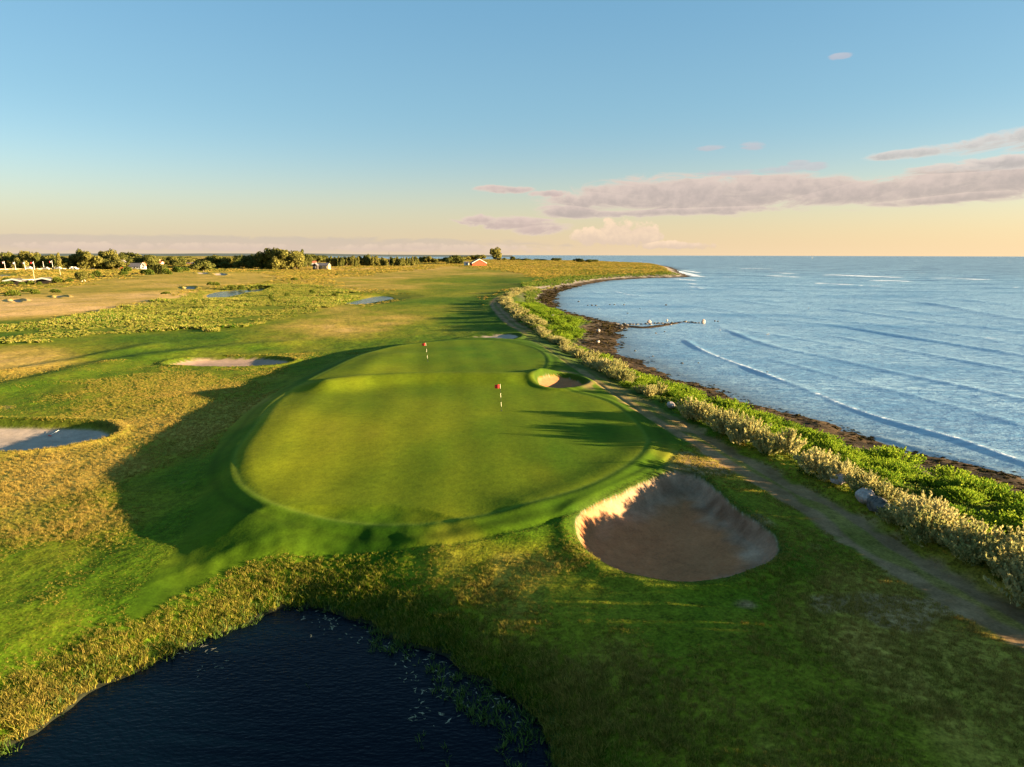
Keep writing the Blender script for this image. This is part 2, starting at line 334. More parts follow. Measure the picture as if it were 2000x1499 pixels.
# dryness painted by control points (photo pixel, dryness 0 lush .. 1 straw .. 1.6 bare sand-dry)
DRY = [(100, 600, 1.5), (300, 580, 1.4), (450, 550, 1.2), (20, 560, 1.0), (200, 545, 1.1), (600, 540, 1.05), (750, 560, 1.05), (820, 535, .85), (950, 535, .8),
       (900, 560, .62), (850, 600, .72), (760, 620, .95), (900, 640, .55), (650, 640, 1.05), (560, 660, .75), (480, 672, .45), (350, 660, .3), (300, 690, .45), (420, 690, .7),
       (560, 690, .8), (650, 690, .45), (150, 720, .4), (20, 700, 1.3), (60, 715, 1.2), (20, 760, .45), (120, 780, .6), (250, 770, .9), (400, 750, .95), (500, 725, .7), (330, 820, 1.1), (430, 790, 1.0),
       (230, 880, 1.2), (100, 920, 1.15), (300, 860, .95), (60, 1000, .95), (180, 980, 1.0), (250, 960, .6), (130, 1060, .45), (30, 1080, .5), (20, 1200, .9), (120, 1170, .9), (230, 1130, .35), (200, 1060, .3),
       (400, 1000, .25), (380, 920, .35), (500, 1030, .12), (700, 1040, .1), (1000, 1030, .15), (1250, 930, .2), (1290, 860, .3),
       (700, 960, .30), (600, 900, .45), (700, 860, .5), (560, 850, .5), (820, 830, .35), (900, 900, .25), (1000, 950, .25), (1100, 900, .1), (1150, 850, .08), (1000, 850, .15), (760, 800, .3),
       (900, 770, .2), (1000, 780, .15), (700, 740, .3), (850, 700, .18), (950, 700, .1), (1030, 700, .1), (760, 710, .25), (640, 790, .3), (600, 950, .4),
       (1150, 745, .3), (1250, 820, .25), (1380, 900, .75), (1450, 960, .7), (1560, 1020, .75), (1560, 1100, .5), (1650, 1130, .9), (1450, 1150, .25), (1600, 1200, .7), (1700, 1220, 1.0), (1800, 1280, .9), (1500, 1250, .5),
       (1300, 1200, .45), (1150, 1130, .6), (1000, 1100, .85), (900, 1080, .7), (1050, 1180, .85), (1200, 1250, .75), (1300, 1350, .65), (1500, 1400, .55), (1200, 1450, .3), (1700, 1400, .6), (1900, 1330, .9),
       (950, 1300, .2), (800, 1180, .15), (700, 1130, .2), (500, 1090, .8), (400, 1150, .8), (250, 1200, .9), (100, 1270, .95), (500, 1170, .6), (300, 1270, .55), (100, 1380, .5), (10, 1300, .8),
       (600, 600, .9), (900, 515, 1.0), (1100, 520, .95), (1250, 520, .7), (1150, 530, .55), (1200, 524, .7), (1080, 532, .7), (1280, 531, .6), (1000, 545, .5), (1050, 540, 1.0), (700, 525, 1.15), (600, 522, 1.2), (350, 545, 1.2), (200, 520, .7), (800, 512, .9), (500, 530, 1.0),
       (450, 529, .3), (300, 618, .5), (450, 608, .5), (600, 588, .6), (200, 636, .45), (550, 598, .5), (60, 645, .45), (520, 575, .55), (640, 575, .6), (400, 630, .5), (1220, 529, .1), (970, 620, .12), (1000, 650, .15), (940, 590, .4), (780, 575, .7), (1100, 740, .2)]
dc = np.array([at(a, b, 1.9) for a, b, _ in DRY]); dv = np.array([(c + (.25 if b < 536 and c > .5 else 0)) * ((1.1 if a < 820 else .9) if 536 <= b < 650 and 550 < a < 1060 else 1) * (.55 if b > 1080 and a < 660 else 1) + (.10 if a > 1150 and b > 1120 else 0) for a, b, c in DRY])
dq = np.stack([np.arctan2(dc[:, 0], dc[:, 1]), np.log(np.hypot(dc[:, 0], dc[:, 1]))], 1)
def dryness(X, Y):
    q0, q1 = np.arctan2(X, Y), np.log(np.hypot(X, Y) + 1)
    num = np.zeros(X.shape); den = np.full(X.shape, 1e-9)
    for (a, b), v in zip(dq, dv):
        w = 1.0 / (((q0 - a) ** 2 + ((q1 - b) * .8) ** 2) + .0006) ** 2
        num += w * v; den += w
    return num / den
def lerp3(t, *cols):
    k = len(cols) - 1; t = np.clip(t, 0, 1) * k; i = np.minimum(t.astype(int), k - 1); f = (t - i)[:, None]
    c = np.array(cols); return c[i] * (1 - f) + c[i + 1] * f

def colour(X, Y, Z, q):
    d = dryness(X, Y)
    n = fbm(X, Y, 6, 4, 61) * .16 + fbm(X, Y, 28, 3, 62) * .16 * (.4 + .6 * q['far']) + fbm(X, Y * .35, 1.6, 3, 63) * .12 * (1 - q['far'])
    ingreen = ss(q['sg'], -.3, .1)
    n = n * (1 - .65 * ingreen)
    d = d + n
    col = lerp3(d / 1.6, (.021, .062, .002), (.060, .108, .004), (.150, .155, .010), (.34, .235, .045), (.56, .35, .14))
    # mown turf of the green: finer, cleaner colour
    gcol = lerp3(np.clip(d, 0, 1.0), (.034, .092, .003), (.150, .165, .006), (.28, .22, .025))
    # mowing stripes running away from the camera
    st = .5 + .5 * np.sin((X + Y * .12 + fbm(X, Y, 8, 2, 66) * .4) * 2 * math.pi / 3.4)
    gcol = gcol * (1 + .16 * (st - .5))[:, None]
    col = col * (1 - ingreen[:, None]) + gcol * ingreen[:, None]
    ring = np.exp(-((q['sg'] + .12) / .16) ** 2)[:, None] * .28
    col = col * (1 - ring) + np.array((.16, .22, .03)) * ring
    # mown collar rings
    rr = (np.exp(-((q['sg'] + 1.3) / .22) ** 2) * .35)[:, None]
    col = col * (1 - rr * .6)
    # track
    edge = q['track'] + fbm(X, Y, 1.1, 3, 71) * .35
    dirt = (1 - ss(edge, 1.0, 1.55)) * (.40 + .60 * ss(np.abs(q['track'] + fbm(X, Y, 2.5, 2, 77) * .3), .22, .5))
    dirt *= q['land'] * (1 - ss(q['r'], 330, 420))
    dcol = lerp3(.5 + .5 * fbm(X, Y, 1.3, 4, 72), (.15, .09, .042), (.32, .20, .10))
    col = col * (1 - dirt[:, None]) + dcol * dirt[:, None]
    bare = ss(fbm(X, Y, 3.2, 3, 73) + .9 * np.exp(-((q['track'] - 3.2) / 2.6) ** 2), 1.0, 1.3) * q['land'] * (1 - ss(q['r'], 60, 90)) * (1 - ss(q['sg'], -3, -1.5)) * .8
    col = col * (1 - bare[:, None]) + dcol * 1.25 * bare[:, None]
    # shore
    s = q['sdc']
    shore = (1 - ss(s + fbm(X, Y, 2, 3, 74) * 1.2, 6.0, 8.0))
    shf = ss(q['r'], 150, 260)
    shore = shore * (1 - shf) + shf * (1 - ss(s + fbm(X, Y, 6, 3, 74) * 2, 9, 15))
    wr = lerp3(.5 + .5 * fbm(X, Y, 1.2, 4, 75), (.012, .010, .007), (.045, .030, .016), (.085, .055, .028))
    pb = lerp3(.5 + .5 * fbm(X, Y, .7, 3, 76), (.14, .12, .10), (.30, .25, .20))
    nearw = ss(s + fbm(X, Y, 8, 3, 78) * 3, 9, 2) if False else 1 - ss(s + fbm(X, Y, 4, 3, 78) * 1.2, 3.5, 6.5) * (.2 + .8 * shf)
    sc = wr * nearw[:, None] + pb * (1 - nearw[:, None])
    col = col * (1 - shore[:, None]) + sc * shore[:, None]
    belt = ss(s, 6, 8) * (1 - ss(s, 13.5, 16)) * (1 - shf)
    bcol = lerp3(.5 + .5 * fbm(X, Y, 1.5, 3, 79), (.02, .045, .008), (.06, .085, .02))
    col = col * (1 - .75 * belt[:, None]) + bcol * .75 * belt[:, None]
    # wet mud under the pond edge
    mud = (ss(q['sp'], -.5, -.1))[:, None]
    col = col * (1 - mud) + np.array((.02, .022, .012)) * mud
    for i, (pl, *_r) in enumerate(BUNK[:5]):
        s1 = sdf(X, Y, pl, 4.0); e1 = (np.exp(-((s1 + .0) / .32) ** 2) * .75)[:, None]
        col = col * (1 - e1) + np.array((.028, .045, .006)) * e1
    # sand
    sw = q['sand'][:, None]
    bigb = (q['bid'] == 0)[:, None]
    sdcol = np.where(bigb | (q['bid'] == 1)[:, None], np.array((.31, .135, .058)), np.where((q['bid'] == 3)[:, None], np.array((.33, .225, .165)), np.array((.38, .30, .24))))
    sdcol = np.where((q['bid'] == 2)[:, None], np.array((.40, .30, .23)), sdcol)
    sdcol = sdcol * (1 + .10 * fbm(X, Y, 1.5, 4, 81))[:, None]
    if bigb.any():
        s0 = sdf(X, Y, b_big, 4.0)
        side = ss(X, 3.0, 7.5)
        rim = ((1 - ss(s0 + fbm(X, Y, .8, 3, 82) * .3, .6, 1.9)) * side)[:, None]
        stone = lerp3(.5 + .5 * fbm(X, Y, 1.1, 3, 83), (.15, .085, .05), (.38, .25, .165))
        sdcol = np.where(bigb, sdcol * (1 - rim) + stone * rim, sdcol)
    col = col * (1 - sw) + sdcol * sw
    # grain strength for the shader: tall grass high, greens and sand low
    rough = np.clip(.75 * (1 - ss(q['sa'], -.4, .1)) * (1 - ss(q['sg'], -.5, 0)), 0, 1)
    rough = rough * (1 - q['sand']) * (1 - .7 * dirt) + .25 * shore
    rough = np.maximum(rough, .12)
    return col, rough

# ------------------------------------------------------------------ meshes on a grid that follows distance
def mesh_from(name, verts, faces, smooth_=True):
    me = bpy.data.meshes.new(name)
    verts = np.asarray(verts, np.float32); me.vertices.add(len(verts)); me.vertices.foreach_set('co', verts.ravel())
    if isinstance(faces, np.ndarray):
        k = faces.shape[1]; nf = len(faces)
        me.loops.add(nf * k); me.loops.foreach_set('vertex_index', faces.astype(np.int32).ravel())
        me.polygons.add(nf); me.polygons.foreach_set('loop_start', np.arange(0, nf * k, k, dtype=np.int32))
        if hasattr(me.polygons[0], 'loop_total'):
            try: me.polygons.foreach_set('loop_total', np.full(nf, k, np.int32))
            except Exception: pass
        me.update(calc_edges=True)
    else:
        bpy.data.meshes.remove(me); me = bpy.data.meshes.new(name); me.from_pydata([tuple(map(float, v)) for v in verts], [], faces)
    if smooth_: me.polygons.foreach_set('use_smooth', np.ones(len(me.polygons), bool))
    me.update()
    return me
def link(name, me, parent=None, mat=None, **props):
    o = bpy.data.objects.new(name, me); COL.objects.link(o)
    if parent is not None: o.parent = parent
    if mat is not None and me is not None and not me.materials: me.materials.append(mat)
    for k, v in props.items(): o[k] = v
    return o
def polar(az, r):
    A, Rr = np.meshgrid(R(1) * np.asarray(az), np.asarray(r))
    X, Y = Rr * np.sin(A), Rr * np.cos(A)
    nr, na = X.shape
    i = np.arange(nr - 1)[:, None] * na + np.arange(na - 1)[None]
    f = np.stack([i, i + 1, i + 1 + na, i + na], -1).reshape(-1, 4)[:, ::-1]
    return X.ravel(), Y.ravel(), f
def rows(H, y0, y1, n):
    """ground distances of n image rows between y0 and y1"""
    ys = np.linspace(y0, y1, n)
    return H / np.tan(PITCH + np.arctan((ys - 749.5) / F))

# ------------------------------------------------------------------ materials
def mat(name):
    m = bpy.data.materials.new(name); m.use_nodes = True
    return m, NT(m.node_tree), m.node_tree.nodes['Principled BSDF']
def simple(name, col, rough=.7, var=.15, nscale=3.0, metal=0, spec=.3):
    m, g, b = mat(name)
    tc = g.n('ShaderNodeTexCoord')
    n = g.noise(tc.outputs['Object'], nscale, 4)
    f = g.ramp(n, .3, .7, 1 - var, 1 + var)
    mx = g.n('ShaderNodeMix', data_type='RGBA', blend_type='MULTIPLY'); mx.inputs[0].default_value = 1
    g.put(mx.inputs[6], col); cc = g.n('ShaderNodeCombineColor')
    for i in range(3): g.put(cc.inputs[i], f)
    g.put(mx.inputs[7], cc.outputs[0]); g.put(b.inputs['Base Color'], mx.outputs[2])
    b.inputs['Roughness'].default_value = rough; b.inputs['Metallic'].default_value = metal
    b.inputs['Specular IOR Level'].default_value = spec
    return m
def ground_material():
    m, g, b = mat('ground_cover')
    geo = g.n('ShaderNodeNewGeometry'); pos = geo.outputs['Position']
    at_ = g.n('ShaderNodeAttribute', attribute_name='tone'); ra = g.n('ShaderNodeAttribute', attribute_name='grain')
    rough = ra.outputs['Fac']
    dist = g.n('ShaderNodeVectorMath', operation='LENGTH'); g.put(dist.inputs[0], pos)
    D = dist.outputs['Value']
    nearf = g.ramp(D, 25.0, 140.0, 1.0, 0.0); midf = g.ramp(D, 60.0, 500.0, 1.0, 0.3)
    a = g.noise(pos, 9.0, 4, .65); c = g.noise(pos, 2.3, 5, .6); e = g.noise(pos, .55, 4, .6)
    va = g.m('MULTIPLY', g.m('SUBTRACT', a, .5), g.m('MULTIPLY', nearf, 2.6))
    vc = g.m('MULTIPLY', g.m('SUBTRACT', c, .5), g.m('MULTIPLY', midf, 2.0))
    ve = g.m('MULTIPLY', g.m('SUBTRACT', e, .5), 1.1)
    tot = g.m('ADD', g.m('ADD', va, vc), ve)
    k = g.m('ADD', 1.0, g.m('MULTIPLY', tot, g.m('ADD', .22, g.m('MULTIPLY', rough, .95))))
    k = g.m('MAXIMUM', k, .15)
    cc = g.n('ShaderNodeCombineColor'); [g.put(cc.inputs[i], k) for i in range(3)]
    col = g.mix(1.0, at_.outputs['Color'], cc.outputs[0], 'MULTIPLY')
    # straw flecks in rough grass
    fl = g.m('MULTIPLY', g.ramp(g.noise(pos, 5.0, 5, .7), .52, .66), g.m('MULTIPLY', rough, .28))
    hsv = g.n('ShaderNodeHueSaturation'); g.put(hsv.inputs['Color'], at_.outputs['Color']); hsv.inputs['Value'].default_value = 2.1; hsv.inputs['Hue'].default_value = .475
    col = g.mix(fl, col, hsv.outputs[0])
    g.put(b.inputs['Base Color'], col); b.inputs['Roughness'].default_value = .95; b.inputs['Specular IOR Level'].default_value = .05
    h = g.m('ADD', g.m('MULTIPLY', g.noise(pos, 7.0, 5, .7), .10), g.m('ADD', g.m('MULTIPLY', g.noise(pos, 1.3, 4, .6), .35), g.m('MULTIPLY', g.noise(pos, .3, 3, .6), g.ramp(D, 80.0, 400.0, .0, .8))))
    bp = g.n('ShaderNodeBump'); bp.inputs['Distance'].default_value = .55
    g.put(bp.inputs['Height'], h); g.put(bp.inputs['Strength'], g.m('ADD', .03, g.m('MULTIPLY', rough, .55)))
    g.put(b.inputs['Normal'], bp.outputs[0])
    return m
def sea_material():
    m, g, b = mat('sea_water')
    geo = g.n('ShaderNodeNewGeometry'); pos = geo.outputs['Position']
    dist = g.n('ShaderNodeVectorMath', operation='LENGTH'); g.put(dist.inputs[0], pos); D = dist.outputs['Value']
    fo = g.n('ShaderNodeAttribute', attribute_name='foam').outputs['Fac']
    sh = g.n('ShaderNodeAttribute', attribute_name='shallow').outputs['Fac']
    rot = g.n('ShaderNodeMapping'); g.put(rot.inputs[0], pos); rot.inputs['Rotation'].default_value = (0, 0, R(25)); rot.inputs['Scale'].default_value = (.45, 1, 1)
    v = rot.outputs[0]
    chop = g.m('ADD', g.m('MULTIPLY', g.noise(v, 1.1, 5, .65), .8), g.m('MULTIPLY', g.noise(v, .22, 4, .6), .9))
    swell = g.m('MULTIPLY', g.noise(v, .035, 4, .55), g.ramp(D, 150.0, 900.0, .5, 5.0))
    bp = g.n('ShaderNodeBump'); bp.inputs['Distance'].default_value = .5; bp.inputs['Strength'].default_value = 1.0
    g.put(bp.inputs['Height'], g.m('ADD', chop, swell))
    g.put(b.inputs['Normal'], bp.outputs[0])
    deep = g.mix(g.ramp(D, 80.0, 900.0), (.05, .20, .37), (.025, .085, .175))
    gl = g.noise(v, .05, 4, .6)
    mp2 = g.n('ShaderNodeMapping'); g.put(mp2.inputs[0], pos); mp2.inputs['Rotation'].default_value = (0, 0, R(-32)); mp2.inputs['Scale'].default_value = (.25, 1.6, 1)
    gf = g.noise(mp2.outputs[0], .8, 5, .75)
    deep = g.mix(g.m('MULTIPLY', g.ramp(gl, .28, .58), g.ramp(gf, .40, .58)), deep, (.30, .48, .60))  # pale sun glint painted into the water colour as stretched noise streaks
    deep = g.mix(sh, deep, (.035, .05, .05))
    foam_n = g.ramp(g.m('ADD', fo, g.m('ADD', g.m('MULTIPLY', g.m('SUBTRACT', g.noise(v, 1.4, 5, .7), .5), 1.0), g.m('MULTIPLY', g.m('SUBTRACT', g.noise(v, .10, 5, .75), .5), g.ramp(D, 100.0, 400.0, .2, 2.4)))), .45, .75)
    foam = g.m('MULTIPLY', foam_n, g.ramp(fo, .02, .2))
    m.node_tree.nodes.remove(b); out = m.node_tree.nodes['Material Output']
    df = g.n('ShaderNodeBsdfDiffuse'); gs = g.n('ShaderNodeBsdfGlossy'); mx = g.n('ShaderNodeMixShader')
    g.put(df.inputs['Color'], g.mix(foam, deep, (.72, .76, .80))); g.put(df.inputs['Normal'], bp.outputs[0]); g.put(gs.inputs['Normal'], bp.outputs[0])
    gs.inputs['Roughness'].default_value = .30; fr = g.n('ShaderNodeFresnel'); fr.inputs[0].default_value = 1.33; g.put(fr.inputs['Normal'], bp.outputs[0])
    # a ruffled sea never reaches mirror reflection at grazing angles: wave slopes cap it
    fac = g.m('MULTIPLY', g.m('MINIMUM', fr.outputs[0], g.ramp(D, 60.0, 600.0, .42, .20)), g.m('SUBTRACT', 1.0, foam))
    g.put(mx.inputs[0], fac); g.nt.links.new(df.outputs[0], mx.inputs[1]); g.nt.links.new(gs.outputs[0], mx.inputs[2]); g.nt.links.new(mx.outputs[0], out.inputs[0])
    return m
def pond_material(name, base, bump, sc):
    m, g, b = mat(name)
    geo = g.n('ShaderNodeNewGeometry'); pos = geo.outputs['Position']
    mp = g.n('ShaderNodeMapping'); g.put(mp.inputs[0], pos); mp.inputs['Rotation'].default_value = (0, 0, R(-20)); mp.inputs['Scale'].default_value = (1.0, 2.4, 1)
    h = g.m('ADD', g.noise(mp.outputs[0], sc, 3, .5), g.m('MULTIPLY', g.noise(mp.outputs[0], sc * .3, 2), .8))
    bp = g.n('ShaderNodeBump'); bp.inputs['Distance'].default_value = .12; bp.inputs['Strength'].default_value = bump
    g.put(bp.inputs['Height'], h); g.put(b.inputs['Normal'], bp.outputs[0])
    g.put(b.inputs['Base Color'], base); b.inputs['Roughness'].default_value = .08; b.inputs['IOR'].default_value = 1.33; b.inputs['Specular IOR Level'].default_value = .09
    return m
def leafy(name, c1, c2, trans=.35, c3=None, nscale=.15, val=1.0, dry=False):
    """foliage: diffuse and translucent, varied per thing and over the ground"""
    m = bpy.data.materials.new(name); m.use_nodes = True; g = NT(m.node_tree)
    out = m.node_tree.nodes['Material Output']; m.node_tree.nodes.remove(m.node_tree.nodes['Principled BSDF'])
    oi = g.n('ShaderNodeObjectInfo'); geo = g.n('ShaderNodeNewGeometry')
    n = g.noise(geo.outputs['Position'], nscale, 3)
    f = g.ramp(g.m('ADD', g.m('MULTIPLY', oi.outputs['Random'], .45), g.m('MULTIPLY', n, .9)), .35, 1.0)
    if dry: f = g.ramp(g.m('ADD', g.n('ShaderNodeAttribute', attribute_name='dry', attribute_type='INSTANCER').outputs['Fac'], g.m('MULTIPLY', g.m('SUBTRACT', f, .5), .5)), .1, 1.0)
    col = g.mix(f, c1, c2)
    if c3: col = g.mix(g.m('MULTIPLY', g.ramp(geo.outputs['Random Per Island'], .55, .95), .8), col, c3)
    v = g.m('ADD', .7, g.m('MULTIPLY', geo.outputs['Random Per Island'], .6 * val))
    cc = g.n('ShaderNodeCombineColor'); [g.put(cc.inputs[i], v) for i in range(3)]
    col = g.mix(1.0, col, cc.outputs[0], 'MULTIPLY')
    d = g.n('ShaderNodeBsdfDiffuse'); t = g.n('ShaderNodeBsdfTranslucent'); mx = g.n('ShaderNodeMixShader')
    g.put(d.inputs[0], col); g.put(t.inputs[0], col); mx.inputs[0].default_value = trans
    g.nt.links.new(d.outputs[0], mx.inputs[1]); g.nt.links.new(t.outputs[0], mx.inputs[2]); g.nt.links.new(mx.outputs[0], out.inputs[0])
    return m
M_GROUND = ground_material(); M_SEA = sea_material()
M_POND = pond_material('dark_pond_water', (.0006, .004, .009), .28, 4.0)
M_POND2 = pond_material('pale_pond_water', (.02, .05, .09), .8, .6)

# ------------------------------------------------------------------ the ground
az = np.concatenate([np.linspace(-180, -60, 30, endpoint=False), np.linspace(-60, -41, 30, endpoint=False), np.linspace(-41, 41, 741, endpoint=False), np.linspace(41, 60, 30, endpoint=False), np.linspace(60, 180, 31)])
rr = np.concatenate([[.02, 2, 4, 6, 8, 9.5, 10.6, 11.6], rows(12.9, 1640, 905, 270), rows(12.9, 903, 560, 330), rows(12.9, 559, 506, 84), [5500, 7500, 11000, 20000, 45000]])
rr = np.unique(np.round(rr, 4))
X, Y, FC = polar(az, rr)
q = zfun(X, Y); Z = q['z'].copy()
tone, grain = colour(X, Y, Z, q)
vv = np.stack([X, Y, Z], 1)
fs = q['sdc'][FC].max(1)
FC = FC[fs > -25]; 
# zone of each face
ctr = lambda a: a[FC].mean(1)
bidf = np.median(q['bid'][FC], 1).astype(int); zone = np.zeros(len(FC), int)
zone[(ctr(q['sdc']) < 6.8)] = 1
zone[(ctr(q['track']) < 1.5) & (ctr(q['r']) < 400) & (ctr(q['land']) > .5)] = 2
zone[ctr(q['sg']) > 0] = 3
zone[(ctr(q['sa']) > 0) & (zone != 3)] = 4
for i in range(len(BUNK)): zone[bidf == i] = 10 + i
full = mesh_from('full', vv, FC); nrm = np.zeros(len(vv) * 3, np.float32); full.vertices.foreach_get('normal', nrm); nrm = nrm.reshape(-1, 3)
def zone_object(ids, name, label=None):
    sel = np.isin(zone, ids)
    if not sel.any(): return None
    f = FC[sel]; used, inv = np.unique(f.ravel(), return_inverse=True)
    me = mesh_from(name, vv[used], inv.reshape(f.shape))
    at1 = me.attributes.new('tone', 'FLOAT_COLOR', 'POINT'); c4 = np.ones((len(used), 4), np.float32); c4[:, :3] = tone[used]; at1.data.foreach_set('color', c4.ravel())
    at2 = me.attributes.new('grain', 'FLOAT', 'POINT'); at2.data.foreach_set('value', grain[used].astype(np.float32))
    me.normals_split_custom_set_from_vertices(nrm[used].tolist())
    o = link(name, me, mat=M_GROUND, kind='structure')
    if label: o['label'] = label
    return o
zone_object([0], 'ground', 'grassy links land of dry fairways and rough reaching to the horizon')
zone_object([1], 'beach', 'dark wrack covered shore between the green scrub and the sea')
zone_object([2], 'dirt_track', 'rutted dirt track running along the scrub belt')
zone_object([3], 'putting_green', 'raised smooth putting green with two flags')
zone_object([4], 'green_apron', 'shorter mown collar of grass round the putting green')
bl = ['large egg shaped bunker of brown sand in the right foreground', 'small oval bunker cut into the right flank of the green', 'flat shaded bunker behind the green beside the track',
      'long thin bunker of pale sand left of the green', 'broad pale sand bunker at the left edge of the photo', 'thin dark bunker at the far left below the hedge shrubs', 'dark slit bunker on the tan fairway right of the hedge shrubs',
      'far dark bunker slit in front of the reed pond', 'far bunker slit below the distant green, right one', 'far bunker slit below the distant green, left one']
for i in range(len(BUNK)): zone_object([10 + i], 'sand_bunker', bl[i])
bpy.data.meshes.remove(full)

# ------------------------------------------------------------------ water
def flat_water(name, pl, z, m, label, grow=1.06):
    c = pl.mean(0); p = c + (pl - c) * grow
    me = mesh_from(name, np.column_stack([p, np.full(len(p), z)]), [list(range(len(p)))], False)
    if me.polygons[0].normal.z < 0: me.flip_normals()
    return link(name, me, mat=m, kind='structure', label=label)
flat_water('pond_water', POND, ZP - .03, M_POND, 'dark blue pond in the lower left foreground', 1.05)
flat_water('pond_water', POND2, .97, M_POND2, 'grey pond among reeds on the left', 1.03)
flat_water('pond_water', POND3, .87, M_POND2, 'narrow blue pond at the edge of the fairway', 1.03)
flat_water('pond_water', POND4, .87, M_POND2, 'blue lake sliver at the far left edge', 1.03)

def make_sea():
    az = np.concatenate([np.linspace(-180, -30, 20, endpoint=False), np.linspace(-30, 0, 60, endpoint=False), np.linspace(0, 41, 420, endpoint=False), np.linspace(41, 60, 20, endpoint=False), np.linspace(60, 180, 20)])
    rr_ = np.unique(np.round(np.concatenate([[3, 10, 18, 24], rows(HC, 1120, 560, 400), rows(HC, 559, 502, 100), [9000, 14000, 25000, 45000, 60000]]), 3))
    X, Y, f = polar(az, rr_)
    sdc = -sdf(X, Y, coast_full, 60)
    r = np.hypot(X, Y)
    z = fbm(X, Y * 1.0, 9, 3, 91) * .035 + fbm(X, Y, 30, 2, 92) * .05
    foam = np.zeros_like(z)
    sw = [([(1335, 663), (1370, 684), (1433, 709), (1496, 733), (1545, 751), (1600, 772), (1664, 799), (1760, 830), (1880, 863), (2000, 905), (2150, 950)], .42, .9, [(3, 20, .66), (22, 46, .6)]),
          ([(1394, 632), (1457, 660), (1527, 681), (1615, 698), (1737, 726), (1860, 751), (2000, 782), (2150, 812)], .42, 1.2, [(8, 30, .5)]),
          ([(1352, 607), (1475, 620), (1615, 635), (1755, 656), (2000, 695), (2150, 720)], .4, 1.5, []),
          ([(1496, 611), (1615, 625), (1755, 639), (2000, 674), (2150, 692)], .42, 1.5, [(9, 14, .5)]),
          ([(1597, 600), (1790, 625), (2000, 649), (2150, 668)], .45, 1.7, []),
          ([(1400, 556), (1615, 577), (1790, 590), (2000, 625), (2150, 640)], .5, 2.6, []),
          ([(1300, 553), (1500, 566), (1700, 574), (2000, 596)], .5, 3.0, []),
          ([(1340, 575), (1480, 592), (1600, 610)], .35, 1.8, []), ([(1450, 585), (1600, 594), (1800, 612), (2050, 640)], .4, 1.6, []), ([(1560, 566), (1750, 574), (2050, 604)], .4, 2.4, []), ([(1420, 640), (1560, 662), (1700, 688)], .25, 1.2, []), ([(1500, 700), (1640, 738), (1800, 778), (2050, 845)], .25, 1.1, []), ([(1620, 655), (1800, 690), (2050, 735)], .28, 1.3, []), ([(1280, 590), (1400, 604), (1500, 624)], .3, 1.4, []),
          ([(1700, 850), (1800, 880), (1900, 905), (2000, 940)], .18, .7, []),
          ([(1440, 525), (1496, 525.5)], .8, 6, [(0, 9, .9)]), ([(1500, 533), (1540, 534.5)], .6, 5, [(0, 9, .8)]), ([(1490, 538), (1560, 542)], .6, 4, [(0, 9, .6)]),
          ([(1598, 537), (1680, 540), (1744, 542.5), (1790, 544)], 1.0, 5, [(1, 12, 1.0)]), ([(1780, 544), (1870, 545), (1960, 549)], 1.0, 6, [(0, 9, .62)]),
          ([(1570, 553), (1640, 556), (1675, 558.5)], .7, 3.4, [(1, 8, .9)]), ([(1690, 548), (1790, 550.5)], .8, 4, [(0, 5, .8)]), ([(1690, 559), (1730, 561)], .6, 3, [(0, 5, .75)]),
          ([(1920, 562), (1970, 564)], .6, 3, [(0, 5, .6)]), ([(1400, 541), (1460, 543)], .5, 3, [(0, 5, .55)]), ([(1345, 560), (1375, 564)], .4, 2.4, [(0, 5, .75)]), ([(1340, 566), (1372, 570)], .4, 2.4, [(0, 5, .6)]),
          ([(1153, 569), (1180, 575), (1235, 583)], .35, 1.6, [(0, 12, .55)]), ([(1185, 567), (1235, 577), (1268, 580)], .35, 1.6, [(0, 12, .7)]), ([(1310, 545), (1365, 549)], .4, 3, [(0, 5, .8)]),
          ([(1340, 554), (1362, 556)], .4, 2, [(0, 5, .7)]), ([(1900, 658), (1960, 664)], .4, 1.6, [(0, 5, .7)]),
          ([(1300, 526), (1325, 531), (1345, 536), (1360, 540)], .5, 7, [(0, 20, .95)]), ([(1330, 528), (1365, 533)], .5, 6, [(0, 20, .8)]), ([(1335, 537), (1372, 541)], .5, 5, [(0, 20, .8)]),
          ([(1060, 508.5), (1120, 509), (1200, 511.5), (1240, 514)], .5, 14, [(2, 20, .75)]), ([(1240, 511), (1260, 512)], .5, 9, [(0, 20, .6)])]
    rnd = random.Random(4)
    for _ in range(110):
        px = rnd.uniform(1350, 2050); py = 505 + 60 * rnd.random() ** 1.3; l = rnd.uniform(4, 16)
        sw.append(([(px, py), (px + l, py + .01 * l + .3)], .3, 1.2 + (565 - py) * .06, [(0, 5, rnd.uniform(.35, .7))]))
    for pts, hgt, wid, fl in sw:
        ym = sum(b for _, b in pts) / len(pts); wid *= .75 if ym > 572 else 1; wid *= 1.0 if pts[0][0] < 1372 and ym < 545 else (2.6 if ym < 550 and fl else (1.8 if ym < 572 and fl else 1.0))
        pl = smooth(P(pts, 0.0), 5, False)
        d, t = linedist(X, Y, pl, False, wid * 3.2)
        nx = d / wid
        prof = np.exp(-nx ** 2)
        fade = ss(t, 0, 2) * ss(len(pl) - 1 - t, 0, 2)
        var = .75 + .35 * fbm(X, Y, 14, 2, 95)
        z += hgt * (prof - math.exp(-10)) * fade * var * (.42 if fl else .62) * (d < wid * 3.1)
        for a, b_, s in fl:
            foam = np.maximum(foam, s * np.exp(-(d / (wid * .75)) ** 2) * ss(t, a - .5, a + 1.5) * (1 - ss(t, b_ - 1.5, b_ + .5)) * (d < wid * 3))
    # broken edge along the shore
    foam = np.maximum(foam, .42 * np.exp(-((sdc + .8) / .7) ** 2) * ss(fbm(X, Y, 7, 2, 96), .1, .5))
    shallow = np.exp(-np.maximum(-sdc, 0) / 4.5) * .8
